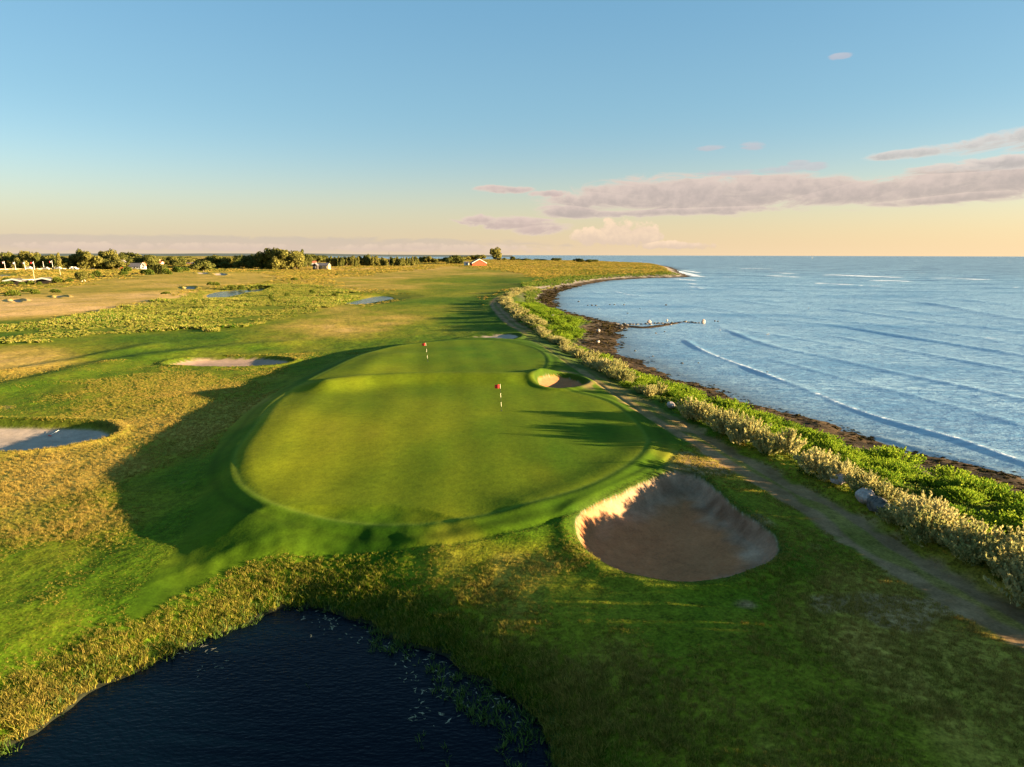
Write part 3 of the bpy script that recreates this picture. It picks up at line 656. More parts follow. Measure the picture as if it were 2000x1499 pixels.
    me = mesh_from('sea_water', np.stack([X, Y, z], 1), f)
    for nm, v in (('foam', foam), ('shallow', shallow)):
        a = me.attributes.new(nm, 'FLOAT', 'POINT'); a.data.foreach_set('value', v.astype(np.float32))
    link('sea_water', me, mat=M_SEA, kind='structure', label='wind ruffled blue sea with lines of low swell')
coast_full = SEA
make_sea()

# ------------------------------------------------------------------ plants
rng = np.random.default_rng(7)
def quads_mesh(name, C, U, V):
    """many small leaf faces: centre C, half axes U, V (diamond)"""
    n = len(C); v = np.empty((n, 4, 3))
    v[:, 0] = C - U; v[:, 1] = C - V; v[:, 2] = C + U; v[:, 3] = C + V
    return mesh_from(name, v.reshape(-1, 3), np.arange(n * 4).reshape(n, 4), False)
def unit(a): return a / (np.linalg.norm(a, axis=1, keepdims=True) + 1e-9)
def blades(name, n, rad, h, w, lean=.35, seed=0):
    """tuft of bent blades, three triangles each"""
    r = np.random.default_rng(seed)
    a = r.uniform(0, 6.28, n); d = rad * np.sqrt(r.uniform(0, 1, n)); b = np.stack([np.cos(a) * d, np.sin(a) * d, np.zeros(n)], 1)
    H = h * r.uniform(.5, 1, n); a2 = a + r.normal(0, .8, n); L = lean * r.uniform(.3, 1.3, n)
    o = np.stack([np.cos(a2), np.sin(a2), np.zeros(n)], 1)
    s = np.stack([-np.sin(a2 + r.normal(0, 1, n)), np.cos(a2), np.zeros(n)], 1) * w
    m = b + o * (L * H * .35)[:, None] + np.array([0, 0, 1]) * (H * .6)[:, None]
    t = b + o * (L * H)[:, None] + np.array([0, 0, 1]) * H[:, None]
    v = np.stack([b - s, b + s, m + s * .7, m - s * .7, t], 1).reshape(-1, 3)
    f = []
    for i in range(n):
        k = i * 5; f += [(k, k + 1, k + 2, k + 3), (k + 3, k + 2, k + 4)]
    return mesh_from(name, v, f, False)
def plume_bush(name, n_stem, leaf, seed, spread=.55, leaves=34, up=.9):
    """bush of leafy upright plumes, unit height about 1, radius about .6"""
    r = np.random.default_rng(seed); C = []; U = []; V = []
    for i in range(n_stem):
        a = r.uniform(0, 6.283); q_ = r.uniform(0, 1) ** .7
        base = np.array([math.cos(a), math.sin(a), 0]) * .22 * q_
        tip = np.array([math.cos(a) * spread * q_ * r.uniform(.8, 1.2), math.sin(a) * spread * q_ * r.uniform(.8, 1.2), r.uniform(.68, 1.0) * (1 - .38 * q_ ** 2)])
        k = leaves; t = r.uniform(.12, 1, k) ** .75
        p = base + (tip - base) * t[:, None]; p[:, 2] += .06 * np.sin(t * 3)
        wd = .060 * (1 - t * .75) + .010
        d = unit(r.normal(0, 1, (k, 3)) + np.array([0, 0, .3]))
        p = p + d * (wd * r.uniform(.3, 1, k))[:, None]
        ax = unit(d * .8 + np.array([0, 0, up]) + r.normal(0, .25, (k, 3)))
        sd2 = unit(np.cross(ax, r.normal(0, 1, (k, 3))))
        l = leaf * r.uniform(.6, 1.3, k)[:, None]
        C.append(p); U.append(ax * l); V.append(sd2 * l * .36)
    return quads_mesh(name, np.vstack(C), np.vstack(U), np.vstack(V))
def dome_bush(name, n, leaf, seed, up=.9, flat=.8):
    r = np.random.default_rng(seed)
    k = 7; cc = np.stack([r.uniform(-.32, .32, k), r.uniform(-.32, .32, k), r.uniform(.3, .55, k)], 1); rad = r.uniform(.26, .42, k)
    i = r.integers(0, k, n); d = unit(r.normal(0, 1, (n, 3))); d[:, 2] = np.abs(d[:, 2]) * 1.0 - .25
    p = cc[i] + d * (rad[i] * r.uniform(.55, 1.08, n))[:, None]; p[:, 2] = np.maximum(p[:, 2] * flat, .02)
    ax = unit(d * .6 + np.array([0, 0, up]) + r.normal(0, .35, (n, 3))); s = unit(np.cross(ax, r.normal(0, 1, (n, 3))))
    l = leaf * r.uniform(.5, 1.4, n)[:, None]
    return quads_mesh(name, p, ax * l, s * l * .3)
def crown_mesh(name, n, leaf, seed, kind='round'):
    """tree crown of unit height and about .5 radius, z from 0 to 1"""
    r = np.random.default_rng(seed)
    if kind == 'round': k = 13; cc = np.stack([r.normal(0, .17, k), r.normal(0, .17, k), r.uniform(.24, .80, k)], 1); rad = r.uniform(.13, .25, k)
    elif kind == 'wide': k = 15; cc = np.stack([r.normal(0, .25, k), r.normal(0, .2, k), r.uniform(.3, .75, k)], 1); rad = r.uniform(.12, .22, k)
    elif kind == 'wind': k = 13; zz = np.sort(r.uniform(.25, .85, k)); cc = np.stack([r.normal(0, .1, k) - (zz - .4) * .45, r.normal(0, .13, k), zz], 1); rad = r.uniform(.12, .22, k)
    else: k = 12; zz = np.linspace(.12, .9, k); cc = np.stack([r.normal(0, .05, k), r.normal(0, .05, k), zz], 1); rad = .26 * (1.05 - zz) ** .7 + .04
    i = r.integers(0, k, n); d = unit(r.normal(0, 1, (n, 3)))
    p = cc[i] + d * (rad[i] * r.uniform(.35, 1.1, n) ** .6)[:, None]
    keep = r.uniform(0, 1, n) < .95; p = p[keep]; d = d[keep]; m = len(p)
    ax = unit(np.cross(d, r.normal(0, 1, (m, 3))) + r.normal(0, .4, (m, 3))); s = unit(np.cross(ax, d + r.normal(0, .5, (m, 3))))
    l = leaf * r.uniform(.5, 1.4, m)[:, None]
    return quads_mesh(name, p, ax * l, s * l * .8)
def trunk_mesh(name, seed, multi=False):
    r = np.random.default_rng(seed); V = []; Fc = []
    def limb(a, b, ra, rb, k=6):
        i0 = len(V)
        for j, (p, rd) in enumerate(((a, ra), ((np.array(a) + b) / 2 + r.normal(0, .01, 3), (ra + rb) / 2), (b, rb))):
            for t in range(k): an = t * 6.283 / k; V.append((p[0] + math.cos(an) * rd, p[1] + math.sin(an) * rd, p[2]))
        for j in range(2):
            for t in range(k): u = i0 + j * k; Fc.append((u + t, u + (t + 1) % k, u + k + (t + 1) % k, u + k + t))
    if multi:
        for s in (-.12, .02, .14): limb((s * .4, 0, -.02), (s, r.normal(0, .05), .62), .026, .012)
    else: limb((0, 0, -.02), (r.normal(0, .02), 0, .5), .038, .02)
    for j in range(5):
        a = r.uniform(0, 6.28); limb((0, 0, .25 + .05 * j), (.25 * math.cos(a), .2 * math.sin(a), .5 + .06 * j), .014, .005, 4)
    return mesh_from(name, V, Fc)

M_SILVER = leafy('silver_green_leaf', (.22, .24, .08), (.42, .39, .18), .4, (.46, .35, .13), nscale=.5)
M_LIME = leafy('lime_leaf', (.05, .13, .010), (.19, .28, .02), .45, (.26, .29, .03), nscale=.4)
M_SCRUB = leafy('low_scrub_leaf', (.035, .09, .012), (.10, .16, .02), .35, (.26, .22, .06), nscale=.6)
M_GRASS = leafy('rough_grass_blade', (.07, .13, .005), (.32, .22, .055), .4, (.36, .27, .06), nscale=.35, dry=True)
M_REED = leafy('reed_leaf', (.03, .075, .014), (.08, .13, .02), .4, (.15, .18, .05), nscale=.6)
M_MARSH = leafy('marsh_reed', (.035, .12, .005), (.27, .255, .04), .4, (.38, .29, .10), nscale=.22)
M_GOLD = leafy('golden_heath', (.13, .15, .018), (.42, .28, .07), .35, (.24, .20, .045), nscale=.03)
M_WRACK = leafy('wrack_heap', (.012, .010, .006), (.05, .036, .016), .0, (.09, .075, .02), nscale=.6)
M_TREE = leafy('tree_leaf', (.09, .10, .02), (.18, .165, .04), .45, (.22, .19, .055), nscale=.02)
M_TREE_D = leafy('dark_tree_leaf', (.06, .08, .02), (.125, .13, .03), .4, (.16, .145, .04), nscale=.02)
M_SHRUB = leafy('field_shrub_leaf', (.045, .08, .012), (.09, .12, .016), .3, (.15, .14, .03), nscale=.05)
M_BARK = simple('bark', (.16, .12, .08), .9)
M_BIRCH = simple('birch_bark', (.55, .48, .38), .8, .3, 8)

def scatter(name, xyz, scl, variants, material, tilt=.15, dry=None, **props):
    n = len(xyz)
    me = bpy.data.meshes.new(name); me.vertices.add(n); me.vertices.foreach_set('co', np.asarray(xyz, np.float32).ravel())
    a = me.attributes.new('scl', 'FLOAT_VECTOR', 'POINT'); a.data.foreach_set('vector', np.asarray(scl, np.float32).ravel())
    rt = np.stack([rng.normal(0, tilt, n), rng.normal(0, tilt, n), rng.uniform(0, 6.283, n)], 1).astype(np.float32)
    a = me.attributes.new('rot', 'FLOAT_VECTOR', 'POINT'); a.data.foreach_set('vector', rt.ravel())
    a = me.attributes.new('pick', 'INT', 'POINT'); a.data.foreach_set('value', rng.integers(0, len(variants), n).astype(np.int32))
    if dry is not None: a = me.attributes.new('dry', 'FLOAT', 'POINT'); a.data.foreach_set('value', np.asarray(dry, np.float32))
    me.update()
    coll = bpy.data.collections.new(name + '_kinds')
    for v in variants:
        v.materials.clear(); v.materials.append(material)
        coll.objects.link(bpy.data.objects.new(name + '_kind', v))
    o = link(name, me, kind='stuff', **props)
    ng = bpy.data.node_groups.new(name, 'GeometryNodeTree')
    ng.interface.new_socket('Geometry', in_out='INPUT', socket_type='NodeSocketGeometry'); ng.interface.new_socket('Geometry', in_out='OUTPUT', socket_type='NodeSocketGeometry')
    N, L = ng.nodes, ng.links
    gi, go = N.new('NodeGroupInput'), N.new('NodeGroupOutput')
    ip = N.new('GeometryNodeInstanceOnPoints'); ci = N.new('GeometryNodeCollectionInfo'); ci.inputs['Collection'].default_value = coll
    ci.inputs['Separate Children'].default_value = True; ci.inputs['Reset Children'].default_value = True
    def attr(nm, tp):
        k = N.new('GeometryNodeInputNamedAttribute'); k.data_type = tp; k.inputs[0].default_value = nm
        return [s_ for s_ in k.outputs if s_.enabled and s_.name == 'Attribute'][0]
    L.new(gi.outputs[0], ip.inputs['Points']); L.new(ci.outputs[0], ip.inputs['Instance']); ip.inputs['Pick Instance'].default_value = True
    L.new(attr('pick', 'INT'), ip.inputs['Instance Index']); L.new(attr('rot', 'FLOAT_VECTOR'), ip.inputs['Rotation']); L.new(attr('scl', 'FLOAT_VECTOR'), ip.inputs['Scale'])
    L.new(ip.outputs[0], go.inputs[0])
    md = o.modifiers.new('scatter', 'NODES'); md.node_group = ng
    return o
def sc3(s, hz=None): 
    s = np.asarray(s); return np.stack([s, s, s if hz is None else s * hz], 1)

tufts = [blades('grass_tuft', 26, .5, 1.0, .035, .7, i) for i in range(5)]
# rough grass round the pond and the bunkers
def polar_pts(n, r0, r1, a0, a1, p=1.0):
    """points denser towards the camera: uniform in angle, r^(-p) in area"""
    u = rng.uniform(0, 1, n); r = (r0 ** (2 - p) + u * (r1 ** (2 - p) - r0 ** (2 - p))) ** (1 / (2 - p)); a = R(1) * rng.uniform(a0, a1, n)
    return r * np.sin(a), r * np.cos(a)
X, Y = polar_pts(190000, 11, 95, -42, 42, .95)
q = zfun(X, Y)
patch = fbm(X, Y, 3.0, 4, 101); dr = dryness(X, Y)
wild = np.maximum(ss(dr + patch * .35, .45, .8), ss(-q['sp'], 3.5, 1.0) * .9)
TX = np.interp(Y, TRACK[::-1][:, 1][:], TRACK[::-1][:, 0][:])
ok = (q['sa'] < -.3) & (q['sg'] < -.4) & (q['sp'] < -.02) & (q['sand'] < .02) & (X < TX + 2.0) & (q['track'] > 1.3) & (rng.uniform(0, 1, len(X)) < .6 + .4 * wild)
for pl, *_ in BUNK[:5]: ok &= sdf(X, Y, pl, 3.0) < -.06
X, Y, Z, w, sp_ = X[ok], Y[ok], q['z'][ok], wild[ok], q['sp'][ok]
s_ = (.045 + .068 * w * rng.uniform(.5, 1.3, len(X))) * (1 + .9 * ss(sp_, -5, -.6) * ss(-X, -6, -1)) * (1 + .25 * ss(fbm(X, Y, 1.2, 3, 102), .2, .8))
scatter('rough_grass', np.stack([X, Y, Z - .02], 1), sc3(s_ * 1.25, .9), tufts, M_GRASS, .2, dry=dr[ok] * .75 + patch[ok] * .12, label='tufty yellow green rough grass round the pond and green', category='grass')
# reeds along the pond and standing in the water
X, Y = polar_pts(26000, 12, 50, -42, 14, .6)
q = zfun(X, Y); e = q['sp'] + fbm(X, Y, 2.5, 3, 103) * .7
right = ss(X, -6, 0)
ok = (e > -.55) & (e < .35 + 1.9 * right * (fbm(X, Y, 1.6, 2, 104) > .15)) | ((q['sp'] > 0) & (q['sp'] < 6) & (fbm(X, Y, 2.2, 3, 106) > .55) & (rng.uniform(0, 1, len(X)) < .02 + .10 * right))
X, Y, Z = X[ok], Y[ok], np.maximum(q['z'][ok], ZP - .05)
scatter('pond_reeds', np.stack([X, Y, Z - .03], 1), sc3(rng.uniform(.14, .34, len(X)), 1.1), [blades('reed_tuft', 7, .35, 1.0, .055, .9, 20 + i) for i in range(4)], M_REED, .25,
        label='thin green reeds along the edge of the dark pond', category='reeds')
# floating leaves
X, Y = polar_pts(5000, 12, 40, -42, 6, .6); q = zfun(X, Y); ok = (q['sp'] > .2) & (fbm(X, Y, 2.6, 3, 105) + ss(q['sp'], 3.0, .3) * .75 > 1.0)
X, Y = X[ok], Y[ok]
leafm = quads_mesh('leaf_blade', np.array([[0., 0, .012], [.3, .1, .012]]), np.array([[.5, .1, 0], [.3, .35, 0]]), np.array([[-.02, .12, .0], [.08, -.07, 0]]))
scatter('floating_leaves', np.stack([X, Y, np.full(len(X), ZP - .025)], 1), sc3(rng.uniform(.06, .2, len(X))), [leafm], leafy('floating_leaf', (.16, .17, .10), (.32, .29, .2), .1), 0.0,
        label='pale leaf blades floating on the dark pond', category='leaves')
# marsh between the left fairway and the green
clumps = [dome_bush('reed_clump', 70, .22, 40 + i, 1.2, .9) for i in range(4)]
lo, hi = MARSH.min(0), MARSH.max(0)
X = rng.uniform(lo[0], hi[0], 60000); Y = rng.uniform(lo[1], hi[1], 60000)
X2, Y2 = polar_pts(60000, 60, 330, -44, -2, 1.0); X = np.concatenate([X, X2]); Y = np.concatenate([Y, Y2])
ok = inside(X, Y, MARSH); X, Y = X[ok], Y[ok]; q = zfun(X, Y)
w2 = np.maximum(np.maximum(sdf(X, Y, POND2, 20), sdf(X, Y, POND3, 20)), sdf(X, Y, POND4, 20))
pt = fbm(X, Y, 12, 3, 111)
md = sdf(X, Y, MARSH, 12)
ok = (w2 < -.6) & (pt > -.75) & (md + fbm(X, Y, 5, 3, 112) * 4 > 1); X, Y, Z, pt = X[ok], Y[ok], q['z'][ok], pt[ok]
print('marsh', len(X))
scatter('marsh_reeds', np.stack([X, Y, Z - .05], 1), sc3(rng.uniform(.25, .9, len(X)) * (.45 + .7 * ss(pt, -.4, .7)), .85), clumps, M_MARSH, .1, label='tangled yellow green reeds and weeds of the marsh on the left', category='reeds')
# heath on the far fields
X, Y = polar_pts(110000, 170, 1700, -42, 18, 1.15); q = zfun(X, Y)
v = fbm(X, Y, 22, 4, 121) + fbm(X, Y, 70, 2, 122) * .6; ang = np.degrees(np.arctan2(X, Y))
FAIR = smooth(P([(600, 640), (560, 600), (700, 600), (780, 575), (640, 545), (800, 530), (880, 522), (960, 528), (1060, 548), (980, 575), (960, 600), (1000, 640)], 1.7), 3)
FAIR2 = smooth(P([(-200, 640), (0, 632), (200, 605), (330, 580), (400, 560), (540, 548), (500, 532), (350, 534), (200, 552), (0, 575), (-200, 590)], 1.7), 3)
jx, jy = X + fbm(X, Y, 16, 3, 123) * 7, Y + fbm(X, Y, 16, 3, 124) * 9
ok = (v > -.75) & (q['sdc'] > 12) & ~inside(jx, jy, FAIR) & ~inside(jx, jy, FAIR2) & ~inside(X, Y, MARSH) & (q['track'] > 3)
for pl in (POND2, POND3, POND4): ok &= sdf(X, Y, pl, 10) < -2
X, Y, Z, r = X[ok], Y[ok], q['z'][ok], np.hypot(X, Y)[ok]
print('heath', len(X))
clumps2 = [dome_bush('heath_clump', 60, .22, 48 + i, 1.2, .9) for i in range(4)]
scatter('heath_scrub', np.stack([X, Y, Z - .05], 1), sc3(rng.uniform(.6, 1.4, len(X)) * np.clip(r / 330, .6, 4.5), .32 * np.clip(600 / r, .4, 1.2)), clumps2, M_GOLD, .08, label='golden dry heath scrub scattered over the far fields', category='scrub')
# ground cover between the shrubs and along the shore
X, Y = polar_pts(90000, 16, 520, -2, 45, 1.25); q = zfun(X, Y)
nn = fbm(X, Y, 3, 3, 131); rfar = ss(q['r'], 120, 260)
TX = np.interp(Y, TRACK[::-1][:, 1], TRACK[::-1][:, 0])
ok = (q['sdc'] > 7.0 + nn) & np.where(q['r'] < 100, X > TX + 1.9, q['sdc'] < 14.5 + 8 * rfar) & (q['track'] > 1.7) & (q['sa'] < -.5) & (X > 4)
X, Y, Z, r = X[ok], Y[ok], q['z'][ok], q['r'][ok]
print('belt', len(X))
scatter('scrub_undergrowth', np.stack([X, Y, Z - .03], 1), sc3(rng.uniform(.2, .42, len(X)) * np.clip(r / 90, 1, 3), 1.0), [dome_bush('undergrowth_clump', 60, .20, 60 + i, 1.0, .9) for i in range(4)], M_SCRUB, .15,
        label='low green undergrowth between the shrubs above the shore', category='undergrowth')
X, Y = polar_pts(60000, 26, 330, -2, 45, 1.1); q = zfun(X, Y); nn = fbm(X, Y, 2.2, 4, 141)
ok = (q['sdc'] > -.9 + nn * .8) & (q['sdc'] < 6.2) & (nn > -.35); X, Y, Z, r = X[ok], Y[ok], q['z'][ok], q['r'][ok]
print('wrack', len(X))
scatter('seaweed_wrack', np.stack([X, Y, np.maximum(Z, 0) - .03], 1), sc3(rng.uniform(.12, .42, len(X)) * np.clip(r / 90, 1, 2.5), .42), [dome_bush('wrack_heap_piece', 60, .3, 80 + i, .1, .7) for i in range(4)], M_WRACK, .1,
        label='dark heaps of seaweed wrack lying along the water line', category='seaweed')

def px_m(px, base, z=2.0):
    """point on the ground under a photo pixel, and metres per pixel there"""
    for _ in range(3):
        x, y = at(px, base, z); z = zat(x, y)
    depth = y * math.cos(PITCH) + (HC - z) * math.sin(PITCH)
    return x, y, z, depth / F
# ---- counted shrubs: one object each
def place(me, name, x, y, s, sz, label, cat, group=None, rz=None, z=None, m=None, dz=-.05):
    o = bpy.data.objects.new(name, me); COL.objects.link(o)
    o.location = (x, y, (zat(x, y) if z is None else z) + dz); o.rotation_euler = (0, 0, rng.uniform(0, 6.28) if rz is None else rz); o.scale = (s, s, sz)
    o['label'] = label; o['category'] = cat
    if group: o['group'] = group
    return o
def give(me, m): me.materials.clear(); me.materials.append(m); return me
silver = [give(plume_bush('silver_shrub', 60, .050, 200 + i, .72, 44), M_SILVER) for i in range(5)]
lime = [give(plume_bush('lime_shrub', 110, .050, 220 + i, .85, 26, 2.2), M_LIME) for i in range(4)]
cum = np.concatenate([[0], np.cumsum(np.linalg.norm(np.diff(TRACK, axis=0), axis=1))])
def along(s, off):
    x = np.interp(s, cum, TRACK[:, 0]); y = np.interp(s, cum, TRACK[:, 1])
    x2 = np.interp(s + .5, cum, TRACK[:, 0]); y2 = np.interp(s + .5, cum, TRACK[:, 1])
    d = np.array([x2 - x, y2 - y]); d /= np.linalg.norm(d) + 1e-9
    return x - d[1] * off, y + d[0] * off      # off > 0: the sea side
end = cum[np.argmin(np.abs(TRACK[:, 1] - 6))]
cand = []
s = end + 6
while s > 2:
    r_ = np.hypot(*along(s, 0)); step = .85 if r_ < 110 else 1.0 + (r_ - 110) * .012
    for off in ((2.0, 3.2) if rng.random() < .75 else (2.5,)):
        x, y = along(s + rng.normal(0, .3), off + rng.normal(0, .25)); cand.append((x, y, r_))
    s -= step
BP = [px_m(*b)[:2] for b in ((1637, 952), (1688, 990), (1712, 1006), (1310, 798), (1180, 704), (1168, 671))]
silv = [(x + rng.normal(0, .25), y, r_) for x, y, r_ in cand if fbm(np.array([x]), np.array([y]), 3.2, 2, 303)[0] < (.75 if 26 < y < 50 else .48) and rng.random() > (.06 if 26 < y < 50 else .12)
        and all(math.hypot(x - bx * .985, y - by * .985) > .95 for bx, by in BP)]
def stretch(x, y):
    for lim, t in ((20, 'at the near right edge of the photo'), (31, 'right of the big bunker'), (40, 'just beyond the big bunker'), (54, 'abreast of the near flag'), (68, 'abreast of the small oval bunker'), (84, 'abreast of the far flag'), (115, 'abreast of the stone groyne')):
        if y < lim: return t
    return 'at the far bend of the track'
G1 = 'silvery shrubs lining the sea side of the dirt track'
silv = silv[:298]
for i, (x, y, r_) in enumerate(silv):
    big = (1.7 if y < 50 else (1.45 if y < 80 else 1.15)) + .35 * fbm(np.array([x]), np.array([y]), 7, 2, 301)[0]
    h = big * rng.uniform(.62 if y < 62 else .5, 1.3) * (1.0 if r_ < 120 else 1.05)
    place(silver[i % 5], 'silver_shrub', x, y, h * rng.uniform(.9, 1.25) * (1 if r_ < 110 else 1.35), h, 'silvery shrub of upright plumes beside the track, ' + stretch(x, y), 'shrub', G1)
G2 = 'bright green shrubs between the silvery belt and the beach'
cnt = 0; s = end + 14
while s > 2 and cnt < 298:
    r_ = np.hypot(*along(s, 0)); step = 1.05 if r_ < 120 else 1.6
    for off in (2.4, 4.3, 5.6, 7.6, 9.2, 10.8, 12.4):
        if rng.random() < (.45 if off > 7 else (.70 if off > 5 else .86)): continue
        x, y = along(s + rng.normal(0, .4), off + rng.normal(0, .5)); sdc = zfun([x], [y])['sdc'][0]
        if sdc < 7.3 or cnt >= 298: continue
        h = rng.uniform(.8, 1.35) * (1.1 if sdc < 9.5 else .85)
        place(lime[cnt % 4], 'green_shrub', x, y, h * rng.uniform(1.3, 2.0), h, 'feathery bright green shrub above the wrack beach, ' + stretch(x, y), 'shrub', G2); cnt += 1
    s -= step
print('lime', cnt)

# ------------------------------------------------------------------ trees and field shrubs
crowns = {k: [crown_mesh('crown', 4200, .038, 400 + 10 * j + i, k) for i in range(3)] for j, k in enumerate(('round', 'wide', 'wind', 'tall'))}
trunks = [trunk_mesh('trunk', 450 + i) for i in range(2)]; trunk_m = trunk_mesh('trunk', 460, True)
for t in trunks: give(t, M_BARK)
give(trunk_m, M_BIRCH)
tree_n = [0]
def tree(px, base, top, wpx, kind='round', label=None, group=None, m=None, name='tree', cat='tree', low=0.0, birch=False):
    x, y, z, k = px_m(px, base)
    h = (base - top) * k; w = wpx * k
    e = bpy.data.objects.new(name, None); COL.objects.link(e); e.location = (x, y, z - .1); e.rotation_euler = (0, 0, rng.uniform(-.5, .5))
    e['label'] = label; e['category'] = cat
    if group: e['group'] = group
    i = tree_n[0]; tree_n[0] += 1
    me = crowns[kind][i % 3]; m = m or (M_TREE if (i * 7) % 5 < 3 else M_TREE_D)
    if not me.materials: me.materials.append(m)
    c = bpy.data.objects.new('crown', me); COL.objects.link(c); c.parent = e
    c.material_slots[0].link = 'OBJECT'; c.material_slots[0].material = m
    low = max(low, .16 if not birch else 0); c.scale = (w * 1.6, w * 1.5, h * (1.06 + low)); c.location = (0, 0, -low * h)
    t = bpy.data.objects.new('trunk', trunk_m if birch else trunks[i % 2]); COL.objects.link(t); t.parent = e; t.scale = (h * .9, h * .9, h)
    return e
GB = 'trees of the belt behind the flagpoles at the left'
LB = 'broad leafy tree in the belt behind the row of flagpoles'
for px, b, t, w in [(-45, 525, 492, 34), (-22, 525, 495, 28), (3, 526, 489, 26), (22, 525, 493, 22), (36, 525, 500, 16), (47, 526, 492, 24), (62, 526, 489, 26), (78, 526, 493, 24), (94, 526, 499, 20), (106, 526, 504, 16),
                    (122, 526, 503, 16), (136, 526, 506, 16), (150, 526, 505, 18), (188, 526, 503, 18), (197, 526, 507, 20)]:
    tree(px, b, t, w, 'wide' if w > 23 else 'round', LB, GB)
tree(116, 527, 497, 12, 'tall', 'slim tree poking above the belt beside the rightmost flagpole')
tree(172, 527, 487, 34, 'wide', 'big pale green spreading tree right of the flagpoles', m=M_TREE)
tree(163, 524, 489, 14, 'wind', 'wind bent tree leaning left against the big spreading tree')
for px in range(-52, 535, 11):
    if 300 < px < 390: continue
    tree(px + rng.uniform(-3, 3), 522.5, rng.uniform(502, 507), rng.uniform(16, 22), 'round', 'lower tree filling the back of the inland belt', 'lower trees at the back of the inland belt', m=M_TREE_D)
GC = 'trees behind the red gabled farmhouse'
LC = 'dark green tree in the belt behind the farmhouse'
for px, b, t, w in [(203, 524, 497, 12), (214, 525, 490, 24), (227, 525, 497, 22), (243, 521, 499, 20), (262, 521, 500, 24), (275, 521, 505, 18), (292, 521, 500, 24), (304, 520, 503, 18), (322, 519, 503, 20), (336, 519, 502, 18),
                    (352, 518, 502, 20), (232, 527, 508, 26), (210, 527, 510, 20), (346, 520, 507, 24), (328, 519, 508, 20)]:
    tree(px, b, t, w, 'round', LC, GC)
tree(257, 520, 490.5, 30, 'wide', 'ragged tree with a flat overhanging top behind the farmhouse')
tree(371, 516, 499.5, 34, 'wide', 'rounded tree at the left of the open stubble field gap', m=M_TREE)
GD = 'trees along the middle of the horizon left of the tall clump'
LD = 'bushy tree in the mid horizon belt left of the tall clump'
for px, b, t, w in [(405, 521, 506, 18), (424, 524, 501, 22), (418, 522, 500, 14), (434, 523, 506, 16), (446, 524, 504, 18), (458, 524, 502, 18), (470, 524, 500, 18), (480, 524, 507, 16), (490, 525, 499, 20), (501, 524, 500, 18),
                    (512, 525, 498, 24), (524, 525, 499, 20), (468, 525, 510, 14), (440, 525, 512, 14), (529, 526, 505, 16)]:
    tree(px, b, t, w, 'round', LD, GD)
tree(398, 532, 509, 30, 'round', 'rounded dark tree standing forward of the mid belt on the tan field', m=M_TREE_D)
GE = 'the tall clump of wind bent trees in the middle left'
for px, b, t, w in [(541, 526, 480, 34), (556, 526, 485, 30), (568, 526, 486, 28), (580, 526, 493, 22), (532, 526, 494, 18)]:
    tree(px, b, t, w, 'wide' if w > 25 else 'round', 'tall wind bent tree in the highest clump on the horizon', GE, m=M_TREE)
tree(591, 522, 490, 14, 'tall', 'dark pointed tree just right of the highest clump', m=M_TREE_D)
for px, b, t, w in [(600, 521, 498, 16), (610, 514, 498, 18), (622, 514, 499, 18), (632, 513, 500, 16)]:
    tree(px, b, t, w, 'round', 'dark tree behind the brown cabin', 'trees behind the brown cabin', m=M_TREE_D)
px = 641
GF = 'close row of slim trees from the cabin towards the sea'
while px < 816:
    top = 501 + 3.5 * abs(math.sin(px * .21)) + rng.uniform(-1, 1.5); base = 521 - (px - 640) * .014 + rng.uniform(-1, 1)
    if 716 < px < 728 : top -= 2
    tree(px, base, top if not 742 < px < 762 else top + 3, rng.uniform(8, 12), 'tall' if rng.random() < .6 else 'round', 'slim tree in the close row between the brown cabin and the sea', GF, m=M_TREE if rng.random() < .55 else M_TREE_D)
    px += rng.uniform(4.0, 6.5)
GH = 'low trees on the rise near the red barn'
for px, b, t, w in [(826, 514, 502, 12), (838, 514, 501, 12), (848, 514, 506, 12), (858, 513, 506, 10), (877, 515, 501, 18), (889, 516, 500, 20), (900, 516, 502, 18), (911, 509, 501, 14), (922, 508, 500, 14), (932, 507, 498.5, 16), (941, 508, 498, 14), (865, 513, 506, 12)]:
    tree(px, b, t, w, 'round', 'low bushy tree beside the red barn at the end of the belt', GH, m=M_TREE_D if w > 15 else M_TREE)
tree(971, 508.5, 485, 17, 'round', 'lone round tree standing clear against the sea horizon', m=M_TREE)
for i, (px, b, t, w) in enumerate([(985, 509, 504, 6), (1001, 509, 502, 8), (1028, 509, 504.5, 20), (1088, 510, 504, 12), (1131, 511.5, 503, 11), (1150, 512, 506, 14), (1160, 512, 506, 12), (1060, 509.5, 506, 10)]):
    tree(px, b, t, w, 'wide' if w > 9 else 'round', 'small scrubby tree low against the sea on the far headland', 'scrubby trees on the far headland', m=M_TREE_D, low=.25)
